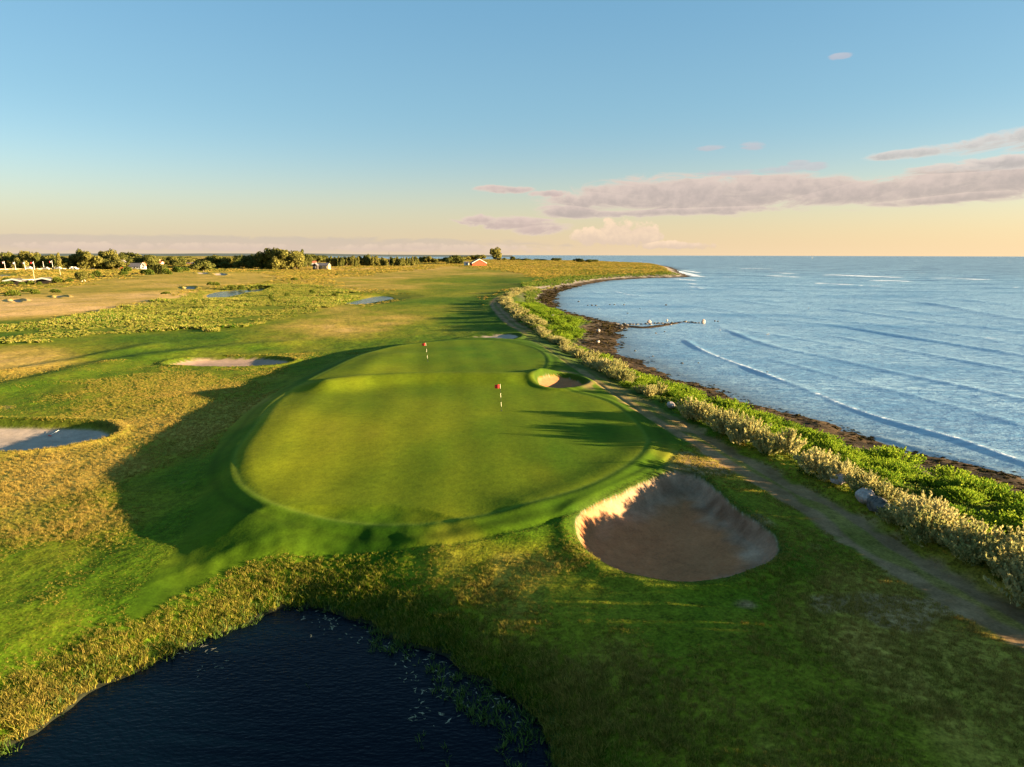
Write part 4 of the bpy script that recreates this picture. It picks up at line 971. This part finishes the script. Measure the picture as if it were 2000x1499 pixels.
# shrubs standing by themselves
shr = [dome_bush('shrub', 1400, .085, 500 + i, .5, 1.0) for i in range(4)]
for v in shr: give(v, M_SHRUB)
def shrub(px, base, top, wpx, label, group=None, name='shrub'):
    x, y, z, k = px_m(px, base); h = (base - top) * k
    place(shr[int(rng.integers(0, 4))], name, x, y, wpx * k * .80, h * 1.15, label, 'shrub', group, z=z)
for px, b, t, w, lab in [(288, 543, 523, 26, 'large rounded shrub tree in front of the long white farm building'), (249, 539, 519, 20, 'tall dark shrub before the farmhouse gable'), (241, 542, 529, 16, 'small shrub left of the tall dark one by the farmhouse'),
                         (326, 541, 524, 20, 'round shrub just right of the clipped dark hedge'), (346, 538, 519, 24, 'dark shrub right of the hedge, higher up the slope'), (361, 536, 521, 22, 'outermost dark shrub right of the hedge'), (190, 546, 526, 16, 'upright dark shrub beside the birches'), (178, 548, 534, 12, 'small dark shrub between the birches and the upright one'),
                         (12, 559, 548, 30, 'low dark shrub in front of the left white gabled shelter'), (14, 549, 541, 20, 'small shrub just left of the white gabled shelter'), (44, 559, 549, 16, 'shrub beneath the left shelter'), (60, 560, 546, 16, 'dark shrub between the two shelters left of the lamp post'), (78, 560, 549, 14, 'dark shrub right of the tall lamp post'),
                         (112, 556, 541, 22, 'rounded shrub at the right end of the right shelter'), (120, 554, 544, 12, 'small shrub behind the rounded one by the shelter'), (136, 554, 543, 16, 'low brownish shrub right of the shelters'), (24, 584, 564, 34, 'large dark shrub above the leftmost bunker slit'),
                         (56, 575, 562, 22, 'left half of the long dark shrub above the tan fairway'), (70, 578, 564, 22, 'right half of the long dark shrub above the tan fairway'), (108, 575, 564, 22, 'dark shrub standing alone above the second bunker slit'), (323, 577, 568.5, 22, 'lone dark shrub on the tan fairway'),
                         (412, 560, 549, 18, 'left dark shrub on the bank of the reed pond'), (424, 561, 549, 16, 'right dark shrub on the bank of the reed pond'), (452, 565, 553, 18, 'shrub left of the reed pond hedge'), (470, 565, 550, 20, 'taller shrub in the middle behind the reed pond'), (575, 549, 542, 16, 'small green shrub on the golden field'), (658, 539, 534, 8, 'tiny dark shrub on the golden field'),
                         (560, 582, 570, 14, 'dark shrub sticking out of the marsh reeds'), (610, 575, 565, 12, 'shrub at the right of the marsh reeds'), (530, 590, 574, 10, 'slim shrub in the middle of the marsh'), (655, 580, 571, 14, 'reddish shrub near the fairway pond')]:
    shrub(px, b, t, w, lab)
for i, px in enumerate(range(488, 531, 6)):
    shrub(px, 565.5 - i * .2, 557 + rng.uniform(-.6, .6), 9, 'dark low shrub in the hedge behind the reed pond', 'hedge shrubs behind the reed pond')
tree(160, 551.5, 532, 16, 'round', 'left pale stemmed birch beside the white path', m=M_TREE, birch=True, name='birch_tree')
tree(166, 551, 534, 15, 'round', 'right pale stemmed birch beside the white path', m=M_TREE, birch=True, name='birch_tree')

# ------------------------------------------------------------------ buildings and furniture
def box_mesh(name, boxes):
    """boxes: (x0,x1,y0,y1,z0,z1)"""
    V = []; Fc = []
    for x0, x1, y0, y1, z0, z1 in boxes:
        k = len(V); V += [(x0, y0, z0), (x1, y0, z0), (x1, y1, z0), (x0, y1, z0), (x0, y0, z1), (x1, y0, z1), (x1, y1, z1), (x0, y1, z1)]
        Fc += [(k, k + 3, k + 2, k + 1), (k + 4, k + 5, k + 6, k + 7), (k, k + 1, k + 5, k + 4), (k + 1, k + 2, k + 6, k + 5), (k + 2, k + 3, k + 7, k + 6), (k + 3, k, k + 4, k + 7)]
    return mesh_from(name, V, Fc, False)
def tube_mesh(name, pts, rad, k=8):
    V = []; Fc = []; pts = [Vector(p) for p in pts]
    for i, p in enumerate(pts):
        d = (pts[min(i + 1, len(pts) - 1)] - pts[max(i - 1, 0)]).normalized(); a = d.orthogonal().normalized(); b = d.cross(a)
        rd = rad[i] if isinstance(rad, (list, tuple)) else rad
        for t in range(k): an = 6.2832 * t / k; V.append(tuple(p + (a * math.cos(an) + b * math.sin(an)) * rd))
    n = len(pts)
    for i in range(n - 1):
        for t in range(k): Fc.append((i * k + t, i * k + (t + 1) % k, (i + 1) * k + (t + 1) % k, (i + 1) * k + t))
    Fc += [tuple(range(k))[::-1], tuple((n - 1) * k + t for t in range(k))]
    return mesh_from(name, V, Fc, False)
WHITE = simple('white_paint', (.78, .74, .68), .6, .05); REDW = simple('falu_red_boards', (.42, .065, .025), .8, .2, 1.5); DARKW = simple('dark_boards', (.035, .026, .022), .8, .2)
SLATE = simple('slate_roof', (.13, .12, .13), .7, .15, 1.0); TILE = simple('red_roof_tiles', (.33, .10, .055), .8, .2, 1.0); OCHRE = simple('ochre_boards', (.40, .30, .13), .8, .15, 1.2)
GLASS = simple('window_glass', (.02, .025, .03), .1, .1, 1, spec=.6); BRICK = simple('pale_brick', (.42, .30, .20), .85, .15, 2)
METAL = simple('grey_metal', (.35, .34, .32), .5, .1, 2); POLE_W = simple('white_pole', (.75, .72, .66), .5, .04); FLAG_R = simple('red_cloth', (.62, .035, .03), .8, .1, 4); FLAG_W = simple('white_cloth', (.85, .85, .82), .8, .05, 4)
BLACKP = simple('black_paint', (.015, .014, .013), .5, .1); YELLOWP = simple('yellow_white_paint', (.80, .74, .50), .5, .05)
def part(name, me, parent, m, loc=None):
    o = link(name, me, parent=parent, mat=m)
    if loc: o.location = loc
    return o
def house(name, label, px, base, wpx, hpx, wall, roof, rz=0, aspect=.6, eave=.55, wins=(4, 0), gable_front=False, chimney=False, overhang=.3, trim=None, door=None, cat='house', porch=False):
    """long side along local x unless gable_front; sizes from the pixels it covers"""
    x, y, z, k = px_m(px, base); L = wpx * k; H = hpx * k; D = L * aspect
    e = bpy.data.objects.new(name, None); COL.objects.link(e); e.location = (x, y, z); e.rotation_euler = (0, 0, rz); e['label'] = label; e['category'] = cat
    hx, hy = L / 2, D / 2; E = H * eave
    if gable_front:   # ridge along y
        V = [(-hx, -hy, -1), (hx, -hy, -1), (hx, hy, -1), (-hx, hy, -1), (-hx, -hy, E), (hx, -hy, E), (hx, hy, E), (-hx, hy, E), (0, -hy, H), (0, hy, H)]
        W = [(0, 1, 5, 8, 4), (1, 2, 6, 5), (2, 3, 7, 9, 6), (3, 0, 4, 7)]
        o_ = overhang; sl_ = (H - E) / hx
        RV = [(-hx - o_, -hy - o_, E - o_ * sl_), (0, -hy - o_, H + .05), (hx + o_, -hy - o_, E - o_ * sl_), (-hx - o_, hy + o_, E - o_ * sl_), (0, hy + o_, H + .05), (hx + o_, hy + o_, E - o_ * sl_)]
        RF = [(0, 1, 4, 3), (1, 2, 5, 4)]
    else:
        V = [(-hx, -hy, -1), (hx, -hy, -1), (hx, hy, -1), (-hx, hy, -1), (-hx, -hy, E), (hx, -hy, E), (hx, hy, E), (-hx, hy, E), (-hx, 0, H), (hx, 0, H)]
        W = [(0, 1, 5, 4), (1, 2, 6, 9, 5), (2, 3, 7, 6), (3, 0, 4, 8, 7)]
        o_ = overhang; sl_ = (H - E) / hy
        RV = [(-hx - o_, -hy - o_, E - o_ * sl_), (-hx - o_, 0, H + .05), (-hx - o_, hy + o_, E - o_ * sl_), (hx + o_, -hy - o_, E - o_ * sl_), (hx + o_, 0, H + .05), (hx + o_, hy + o_, E - o_ * sl_)]
        RF = [(0, 3, 4, 1), (1, 4, 5, 2)]
    part('wall', mesh_from('wall', V, W, False), e, wall)
    n = len(RV); th = .22
    RV2 = RV + [(a, b, c + th) for a, b, c in RV]
    if gable_front: RF2 = [tuple(reversed(f)) for f in RF] + [tuple(i + n for i in f) for f in RF] + [(0, 1, 1 + n, n), (1, 2, 2 + n, 1 + n), (2, 5, 5 + n, 2 + n), (5, 4, 4 + n, 5 + n), (4, 3, 3 + n, 4 + n), (3, 0, n, 3 + n)]
    else: RF2 = [tuple(reversed(f)) for f in RF] + [tuple(i + n for i in f) for f in RF] + [(0, 3, 3 + n, n), (3, 4, 4 + n, 3 + n), (4, 5, 5 + n, 4 + n), (5, 2, 2 + n, 5 + n), (2, 1, 1 + n, 2 + n), (1, 0, n, 1 + n)]
    rf = part('roof', mesh_from('roof', RV2, RF2, False), e, roof)
    nw, upper = wins; wh = min(1.3, E * .45); ww = min(1.1, L / (nw * 2 + 1)) if nw else 1
    wm = box_mesh('window', [(-ww / 2, ww / 2, -.06, .05, 0, wh)]); fr = box_mesh('frame', [(-ww / 2 - .12, -ww / 2, -.09, .05, -.1, wh + .1), (ww / 2, ww / 2 + .12, -.09, .05, -.1, wh + .1), (-ww / 2, ww / 2, -.09, .05, wh, wh + .12), (-ww / 2, ww / 2, -.09, .05, -.12, 0)])
    wm.materials.append(GLASS); fr.materials.append(trim or WHITE)
    for i in range(nw):
        wx = -hx + L * (i + .5) / nw
        w_ = bpy.data.objects.new('window', wm); COL.objects.link(w_); w_.parent = e; w_.location = (wx, -hy - .02, E * .38)
        f_ = bpy.data.objects.new('frame', fr); COL.objects.link(f_); f_.parent = w_
    if upper:
        w_ = bpy.data.objects.new('window', wm); COL.objects.link(w_); w_.parent = e; w_.location = (0, -hy - .02, E * 1.05)
        f_ = bpy.data.objects.new('frame', fr); COL.objects.link(f_); f_.parent = w_
    if trim and gable_front:
        t = .35; A = [(-hx - o_, E - o_ * sl_), (0, H), (hx + o_, E - o_ * sl_)]
        Vt = [(a, -hy - o_ - .06, c + d) for a, c in A for d in (-t, .28)] + [(a, -hy - o_ - .01, c + d) for a, c in A for d in (-t, .28)]
        part('barge_board', mesh_from('barge_board', Vt, [(0, 2, 3, 1), (2, 4, 5, 3), (7, 9, 8, 6), (9, 11, 10, 8), (1, 3, 9, 7), (3, 5, 11, 9)], False), e, trim)
    if door: part('door', box_mesh('door', [(-.5, .5, -.07, .05, 0, 2.0)]), e, door, (-hx * .4, -hy - .02, 0))
    if chimney: part('chimney', box_mesh('chimney', [(-.5, .5, -.5, .5, -1.2, 2.2)]), rf, BRICK, (hx * .5, 0, H) if not gable_front else (0, hy * .4, H))
    return e
house('red_barn', 'bright red barn with a low gable end facing the fairway', 934, 519.5, 28, 13, REDW, SLATE, R(14), .9, .42, (0, 0), True, trim=WHITE, overhang=.5, cat='barn')
house('barn_annex', 'small white fronted lean-to at the left of the red barn', 911, 519, 9, 7, WHITE, SLATE, 0, .8, .7, (1, 0), cat='shed')
house('brown_cabin', 'dark brown cabin with ochre long side and grey roof on the golden field', 632, 526.5, 24, 12, OCHRE, SLATE, R(-8), .6, .62, (3, 0), door=DARKW)
house('cabin_porch', 'dark boarded gable extension at the left end of the ochre cabin', 617, 527, 8, 12, DARKW, SLATE, R(-8), 1.2, .75, (1, 0), True, trim=None, cat='shed')
house('white_house', 'white gabled house with red roof just right of the brown cabin', 645, 520.5, 7, 10, WHITE, TILE, 0, 1.0, .6, (1, 1), True)
house('white_house', 'white house with red roof half hidden left of the brown cabin', 611, 518.5, 13, 8, WHITE, TILE, R(10), .6, .6, (2, 0))
house('white_house', 'small white house peeping through trees above the brown cabin', 609, 511, 9, 5, WHITE, TILE, 0, .7, .6, (2, 0))
house('red_farmhouse', 'red farmhouse with dark gable and white trim behind shrubs', 242, 526, 14, 17, REDW, SLATE, R(12), 1.0, .55, (2, 1), True, trim=WHITE)
house('farm_building', 'long white farm building with mauve grey roof beside the red farmhouse', 267, 526, 26, 11, WHITE, SLATE, R(-4), .45, .45, (5, 0))
house('white_gable_house', 'narrow white gabled house at the right end of the long farm building', 282, 527, 8, 13, WHITE, TILE, R(6), 1.1, .55, (1, 1), True, trim=WHITE)
house('manor_house', 'pale brick manor with a chimney above the dark clipped hedge', 307, 520, 22, 9, BRICK, TILE, 0, .5, .7, (6, 0), chimney=True)
house('white_house', 'white house with a pale gable among trees left of the tree on the tan field', 410, 520, 12, 9, WHITE, SLATE, R(-15), .7, .6, (2, 0))
house('white_house', 'tiny white house behind the mid horizon belt', 498, 520, 6, 6, WHITE, TILE, 0, .8, .6, (1, 0))
house('long_shed', 'long low grey roofed shed beyond the stubble field gap', 372, 516.5, 16, 3.5, REDW, SLATE, 0, .5, .6, (3, 0), cat='shed')
for px, lab in ((141, 'left white tent with a pointed roof beyond the low wall'), (147, 'right blue grey tent with a pointed roof beyond the low wall')):
    house('tent', lab, px, 527, 7, 4.5, WHITE if px < 145 else METAL, WHITE if px < 145 else METAL, 0, .8, .25, (0, 0), True, cat='tent')
for i, px in enumerate((57, 90, 114)):
    x, y, z, k = px_m(px, 526.5); e = bpy.data.objects.new('parked_van', None); COL.objects.link(e); e.location = (x, y, z)
    e['label'] = ('white van parked behind the fourth flagpole', 'small pale car parked right of the bare flagpole', 'grey van parked at the foot of the last flagpole')[i]; e['category'] = 'van' if i != 1 else 'car'
    part('body', box_mesh('body', [(-2.3, 2.3, -.9, .9, .35, 1.2), (-2.2, 1.2, -.85, .85, 1.2, 2.0)]), e, (WHITE, METAL, METAL)[i])
    part('window', box_mesh('window', [(-1.9, 1.0, -.88, -.86, 1.3, 1.8)]), e, GLASS)
    for sx in (-1.4, 1.4):
        for sy in (-.8, .8): part('wheel', tube_mesh('wheel', [(sx, sy - .1, .35), (sx, sy + .1, .35)], .35, 10), e, BLACKP)
for px, w, lab in ((33, 30, 'left low dark shelter with a white curved gable fascia'), (91, 30, 'right low dark shelter with a white curved gable fascia')):
    house('range_shelter', lab, px, 556 if px < 50 else 554, w, 11, DARKW, simple('felt_roof', (.10, .09, .07), .9), 0, .5, .72, (0, 0), True, trim=WHITE, overhang=.9, cat='shelter')
x, y, z, k = px_m(54, 556)
e = house('range_shelter', 'low flat shelter joined to the right of the left gabled one', 54, 556, 14, 9, DARKW, WHITE, 0, .8, .97, (0, 0), cat='shelter')
# clipped hedge block
x, y, z, k = px_m(308, 536.5)
hb = box_mesh('hedge', [(-14.5 * k, 14.5 * k, -3, 3, -.5, 17.5 * k)])
nq = 5000; rr_ = np.random.default_rng(5); u = rr_.uniform(-1, 1, (nq, 3)); ax_ = rr_.integers(0, 3, nq); 
for i in range(nq):
    if ax_[i] == 0: u[i, 1] = -1
    elif ax_[i] == 1: u[i, 2] = 1
    else: u[i, 0] = np.sign(u[i, 0])
pc = np.stack([u[:, 0] * 14.6 * k, u[:, 1] * 3.05, (u[:, 2] + 1) / 2 * 17.5 * k], 1) + rr_.normal(0, .15, (nq, 3))
a_ = unit(rr_.normal(0, 1, (nq, 3))); b_ = unit(np.cross(a_, rr_.normal(0, 1, (nq, 3))))
e = bpy.data.objects.new('clipped_hedge', None); COL.objects.link(e); e.location = (x, y, z); e['label'] = 'tall square clipped dark green hedge below the manor'; e['category'] = 'hedge'
part('core', hb, e, simple('hedge_core', (.02, .03, .012), .9)); part('foliage', quads_mesh('foliage', pc, a_ * .3, b_ * .25), e, M_TREE_D)
# low pale wall behind the lake
x0, y0, z0, k0 = px_m(-60, 527.5); x1, y1, z1, k1 = px_m(186, 527)
L = math.hypot(x1 - x0, y1 - y0); w_ = link('low_wall', box_mesh('low_wall', [(0, L, -.3, .3, -.6, .5)]), mat=simple('pale_stone', (.55, .45, .32), .9, .2, .8), label='long low pale wall under the row of flagpoles', category='wall')
w_.location = (x0, y0, max(z0, z1)); w_.rotation_euler = (0, 0, math.atan2(y1 - y0, x1 - x0))
# flags on tall poles
def flag_mesh(name, w, h, seed, x0=0.0, x1=1.0):
    n = 9; V = []; Fc = []
    for i in range(n):
        t = x0 + (x1 - x0) * i / (n - 1)
        for j in (0, 1): V.append((-t * w, .10 * w * math.sin(t * 7 + seed) * t, -j * h - t * .15 * h))
    for i in range(n - 1): k = i * 2; Fc.append((k, k + 1, k + 3, k + 2))
    return mesh_from(name, V, Fc, True)
ords = ['first', 'second', 'third', 'fourth', 'fifth', 'sixth', 'seventh']
for i, (px, top, bare) in enumerate([(9, 512, 0), (29, 512, 0), (48, 512, 0), (66, 511.5, 0), (84.5, 512, 1), (102, 511, 0), (117, 511, 0)]):
    x, y, z, k = px_m(px + 2, 527); h = (527 - top) * k
    e = bpy.data.objects.new('flagpole', None); COL.objects.link(e); e.location = (x, y, z); e['category'] = 'flagpole'; e['group'] = 'row of flagpoles along the low wall'
    e['label'] = ords[i] + ' flagpole from the left above the low wall, ' + ('without a flag' if bare else 'flying a small white and red flag')
    part('pole', tube_mesh('pole', [(0, 0, -.5), (-.35, 0, h)], [.12, .08], 8), e, POLE_W); part('finial', tube_mesh('finial', [(-.35, 0, h), (-.35, 0, h + .25)], .16, 8), e, POLE_W)
    if not bare:
        f = part('flag', flag_mesh('flag', 2.0, 1.15, i, 0, .62), e, FLAG_W, (-.35, 0, h - .1)); part('flag_tip', flag_mesh('flag_tip', 2.0, 1.15, i, .62, 1.0), f, FLAG_R)
# two lamp posts and a mast
for px, b, t, lab in ((69, 556, 522, 'tall wooden lamp post between the two white gabled shelters'), (118.5, 539, 524, 'shorter lamp post behind the right shelter')):
    x, y, z, k = px_m(px, b); h = (b - t) * k
    e = bpy.data.objects.new('lamp_post', None); COL.objects.link(e); e.location = (x, y, z); e['label'] = lab; e['category'] = 'lamp post'
    part('post', tube_mesh('post', [(0, 0, -.4), (-.3, 0, h)], [.15, .10], 8), e, BRICK); part('crossbar', box_mesh('crossbar', [(-1.3, .7, -.09, .09, -.1, .1)]), e, METAL, (0, 0, h - .2))
    for sx in (-1.2, .5): part('lamp', tube_mesh('lamp', [(sx, 0, .1), (sx, -.35, .32)], [.16, .26], 8), e, METAL, (0, 0, h - .2))
x, y, z, k = px_m(760.5, 521); e = bpy.data.objects.new('radio_mast', None); COL.objects.link(e); e.location = (x, y, z); e['label'] = 'thin dark mast rising from the row of slim trees'; e['category'] = 'mast'
h = 29 * k; part('mast_pole', tube_mesh('mast_pole', [(0, 0, -1), (0, 0, h * .75), (0, 0, h)], [.2, .14, .07], 8), e, DARKW); part('antenna', box_mesh('antenna', [(-.6, .6, -.05, .05, h * .8, h * .8 + .15), (-.4, .4, -.05, .05, h * .88, h * .88 + .12)]), e, METAL)

# golf flags
for px, b, t, lab, lean in ((835.5, 706.5, 670, 'far red flag on a banded black and white stick at the back of the green', -.09), (979.5, 803, 752.5, 'near red flag on a banded black and white stick on the front of the green', -.05)):
    x, y, z, k = px_m(px, b); H = 2.15
    e = bpy.data.objects.new('golf_flag', None); COL.objects.link(e); e.location = (x, y, z); e['label'] = lab; e['category'] = 'golf flag'
    n = 6
    for i in range(n):
        a, c = i / n, (i + 1) / n
        part('pole_band', tube_mesh('pole_band', [(lean * H * a, 0, H * a - (.1 if i == 0 else 0)), (lean * H * c, 0, H * c)], .013, 8), e, BLACKP if i % 2 == 0 else YELLOWP)
    part('flag', flag_mesh('flag', .42, .30, 2, 0, 1), e, FLAG_R, (lean * H, 0, H - .02))
    part('hole', tube_mesh('hole', [(0, 0, -.02), (0, 0, .006)], .075, 14), e, BLACKP)
# rake in the left bunker
x, y, z, k = px_m(95, 833); e = bpy.data.objects.new('bunker_rake', None); COL.objects.link(e); e.location = (x, y, z + .03); e.rotation_euler = (0, 0, R(60)); e['label'] = 'small white rake leaning at the back edge of the left bunker'; e['category'] = 'rake'
part('handle', tube_mesh('handle', [(0, 0, .05), (.7, 0, .30)], .014, 6), e, POLE_W); part('head', box_mesh('head', [(-.03, .03, -.18, .18, 0, .05)]), e, FLAG_R)

# ------------------------------------------------------------------ boulders and the groyne
def rock_mesh(seed, n=14, m=9):
    r = np.random.default_rng(seed); V = []; Fc = []
    pl = [(unit(r.normal(0, 1, (1, 3)))[0], r.uniform(.62, .95)) for _ in range(11)]
    for j in range(m + 1):
        th = math.pi * j / m
        for i in range(n):
            ph = 6.2832 * i / n; d = np.array([math.sin(th) * math.cos(ph), math.sin(th) * math.sin(ph), math.cos(th)])
            rad = 1.0
            for nn_, dd in pl:
                c = d @ nn_
                if c > .05: rad = min(rad, dd / c)
            V.append(tuple(d * rad * (1 + r.normal(0, .015)) * np.array([1, .8, .7])))
    for j in range(m):
        for i in range(n): Fc.append((j * n + i, (j + 1) * n + i, (j + 1) * n + (i + 1) % n, j * n + (i + 1) % n))
    return mesh_from('boulder', V, Fc, False)
def rock_mat(name, c1, c2):
    m, g, b = mat(name); tc = g.n('ShaderNodeTexCoord'); n = g.noise(tc.outputs['Object'], 2.2, 6, .65)
    g.put(b.inputs['Base Color'], g.mix(g.ramp(n, .35, .65), c1, c2)); b.inputs['Roughness'].default_value = .85
    bp = g.n('ShaderNodeBump'); bp.inputs['Strength'].default_value = .6; bp.inputs['Distance'].default_value = .1; g.put(bp.inputs['Height'], g.noise(tc.outputs['Object'], 5, 6, .7)); g.put(b.inputs['Normal'], bp.outputs[0])
    return m
M_PALE = rock_mat('pale_granite', (.22, .18, .165), (.42, .34, .30)); M_MID = rock_mat('grey_rock', (.10, .085, .075), (.26, .22, .19)); M_WET = rock_mat('wet_dark_rock', (.03, .03, .028), (.12, .105, .09))
rocks = [give(rock_mesh(600 + i), M_PALE) for i in range(4)]; rocks_m = [give(rock_mesh(640 + i), M_MID) for i in range(4)]; rocks_d = [give(rock_mesh(620 + i), M_WET) for i in range(4)]
GJ0 = 'stones of the groyne running out into the sea'
def boulder(px, py, wpx, label, dark=False, group=None, tall=1.0, z=None, up=.3):
    if z is None: x, y, z, k = px_m(px, py)
    else: x, y = at(px, py, z); k = (y * math.cos(PITCH) + (HC - z) * math.sin(PITCH)) / F
    s_ = wpx * k / 2
    return place((rocks_d if dark else (rocks_m if group == GJ0 else rocks))[int(rng.integers(0, 4))], 'boulder', x, y, s_, s_ * tall, label, 'boulder', group, z=z, dz=s_ * up)
boulder(1637, 952, 34, 'rounded pale boulder at the edge of the track among silvery shrubs', up=.9, tall=1.1)
boulder(1688, 990, 46, 'long pale boulder half buried in dry grass right of the rounded one', up=.8)
boulder(1712, 1006, 50, 'large dark grey boulder in front of the big silvery shrubs', dark=True, up=.5)
boulder(1080, 622, 10, 'pale boulder in the scrub near the bend of the shore', up=.8)
boulder(1168, 671, 9, 'pale boulder between the silvery and the bright green scrub', up=.8)
boulder(1180, 704, 12, 'pale boulder on the slope beside the bright green scrub', up=.8)
boulder(1310, 798, 20, 'grey boulder poking out of the scrub abreast of the near flag', up=.8)
boulder(1168, 650, 10, 'pinkish boulder at the root of the stone groyne', up=.8)
GJ = 'stones of the groyne running out into the sea'
for px, py, w, dk in [(1206, 634, 12, 0), (1213, 636, 9, 1), (1219, 633, 8, 1), (1225, 635, 8, 0), (1231, 634, 9, 1), (1238, 634, 7, 0), (1245, 634, 8, 1), (1252, 633.5, 6, 1), (1262, 633, 9, 1), (1270, 634, 9, 0), (1279, 632, 8, 1), (1286, 632, 9, 1), (1294, 632, 8, 1),
                      (1300, 633, 8, 1), (1305, 632, 7, 0), (1312, 631, 8, 1), (1318, 632, 7, 1), (1325, 631, 8, 0), (1338, 629, 10, 1), (1345, 630, 8, 1), (1352, 630, 9, 1), (1359, 631, 7, 1), (1365, 631, 6, 1), (1204, 640, 9, 1), (1212, 642, 8, 1), (1222, 641, 8, 1), (1290, 636, 6, 1), (1310, 634.5, 6, 0)]:
    boulder(px, py, w, ('dark wet stone' if dk else 'dry grey stone') + ' in the low groyne running out into the sea', bool(dk), GJ, z=.1, up=.0, tall=.75)
boulder(1374, 632, 9, 'pale pointed stone standing at the outer tip of the groyne', tall=1.9, z=.1, up=.6)
boulder(1268, 631, 10, 'largest pale stone in the middle of the groyne', tall=1.2, z=.2, up=.4)
boulder(1303, 628, 4, 'small upright pale stone on the groyne', tall=2.2, z=.3, up=.8)
GS = 'scattered rocks breaking the water off the beach'
for px, py, w in [(1156, 597.5, 5), (1164, 597.8, 5), (1148, 597.4, 4), (1191, 596, 4), (1200, 596, 4), (1219, 596, 4), (1301, 597, 5), (1226, 613, 4), (1240, 686.5, 6), (1281, 652, 5), (1298, 649, 4), (1332, 711, 7), (1364, 710, 4), (1396, 628, 4), (1402, 628.5, 4), (1275, 697, 5), (1268, 699, 4), (1103, 626, 3),
                 (1498, 728, 5), (1250, 604, 3), (1170, 604, 3), (1395, 753, 5), (1130, 590, 5)]:
    boulder(px, py, w, 'small dark rock just breaking the surface of the shallow water', True, GS, z=0.0, up=.25)
for px, py, w in [(1579, 604, 3), (1501, 656, 4), (1406, 648, 3), (1498, 657, 3)]:
    x, y = at(px, py, 0.15); e = bpy.data.objects.new('seagull', None); COL.objects.link(e); e.location = (x, y, .4); e['label'] = 'tiny white seagull skimming the water'; e['category'] = 'seagull'; e['group'] = 'seagulls over the sea'
    e.scale = (.45, .45, .45)
    part('body', tube_mesh('body', [(-.3, 0, 0), (-.1, 0, .04), (.15, 0, .05), (.32, 0, .03)], [.03, .11, .10, .03], 6), e, WHITE)
    part('wing', mesh_from('wing', [(.1, 0, .1), (-.12, 0, .1), (-.1, .4, .28), (.08, .4, .3), (-.1, .75, .18)], [(0, 1, 2, 3), (3, 2, 4)], False), e, WHITE); part('wing', mesh_from('wing', [(.1, 0, .1), (.08, -.4, .3), (-.1, -.4, .28), (-.12, 0, .1), (-.1, -.75, .18)], [(0, 1, 2, 3), (1, 4, 2)], False), e, WHITE)
# sailing boat on the horizon
x, y = at(1586, 504.5, 0); kx = y / F; e = bpy.data.objects.new('sailboat', None); COL.objects.link(e); e.location = (x, y, 0); e['label'] = 'tiny white sailing boat far out near the horizon'; e['category'] = 'sailboat'
Hs = 6.2 * kx
part('hull', mesh_from('hull', [(-.28 * Hs, -.07 * Hs, .08 * Hs), (.2 * Hs, -.07 * Hs, .08 * Hs), (.34 * Hs, 0, .11 * Hs), (.2 * Hs, .07 * Hs, .08 * Hs), (-.28 * Hs, .07 * Hs, .08 * Hs), (-.24 * Hs, 0, -.03 * Hs), (.24 * Hs, 0, -.03 * Hs)], [(0, 1, 6, 5), (1, 2, 6), (2, 3, 6), (3, 4, 5, 6), (4, 0, 5), (0, 4, 3, 2, 1)], False), e, WHITE)
part('mast', tube_mesh('mast', [(0, 0, 0), (0, 0, Hs)], .012 * Hs, 6), e, METAL)
part('sail', mesh_from('sail', [(.01, 0, .16 * Hs), (.01, 0, .97 * Hs), (-.26 * Hs, .05 * Hs, .17 * Hs), (-.1 * Hs, .05 * Hs, .5 * Hs)], [(0, 2, 3, 1)], False), e, FLAG_W)
part('jib', mesh_from('jib', [(.03, 0, .8 * Hs), (.3 * Hs, 0, .13 * Hs), (.03 * Hs, .04 * Hs, .15 * Hs)], [(0, 1, 2)], False), e, FLAG_W)

# ------------------------------------------------------------------ low blue hills far inland
V = []; Fc = []
n = 60
for i in range(n):
    a = R(-46 + 46 * i / (n - 1)); env = max(0, math.sin(math.pi * i / (n - 1))) ; hgt = 12 + 7 * env * (.6 + .4 * float(fbm(np.array([i * 1.0]), np.array([0.0]), 9, 3, 700)[0])) + 5 * math.exp(-((i - 36) / 6) ** 2)
    for rr2, zz in ((5200, -5), (5900, hgt), (7500, hgt * .9), (8600, -5)): V.append((rr2 * math.sin(a), rr2 * math.cos(a), zz))
for i in range(n - 1):
    for j in range(3): k = i * 4 + j; Fc.append((k, k + 4, k + 5, k + 1))
link('hills', mesh_from('hills', V, Fc), mat=simple('far_woodland', (.05, .075, .07), .95, .2, .004), kind='structure', label='low blue wooded hills on the left horizon')
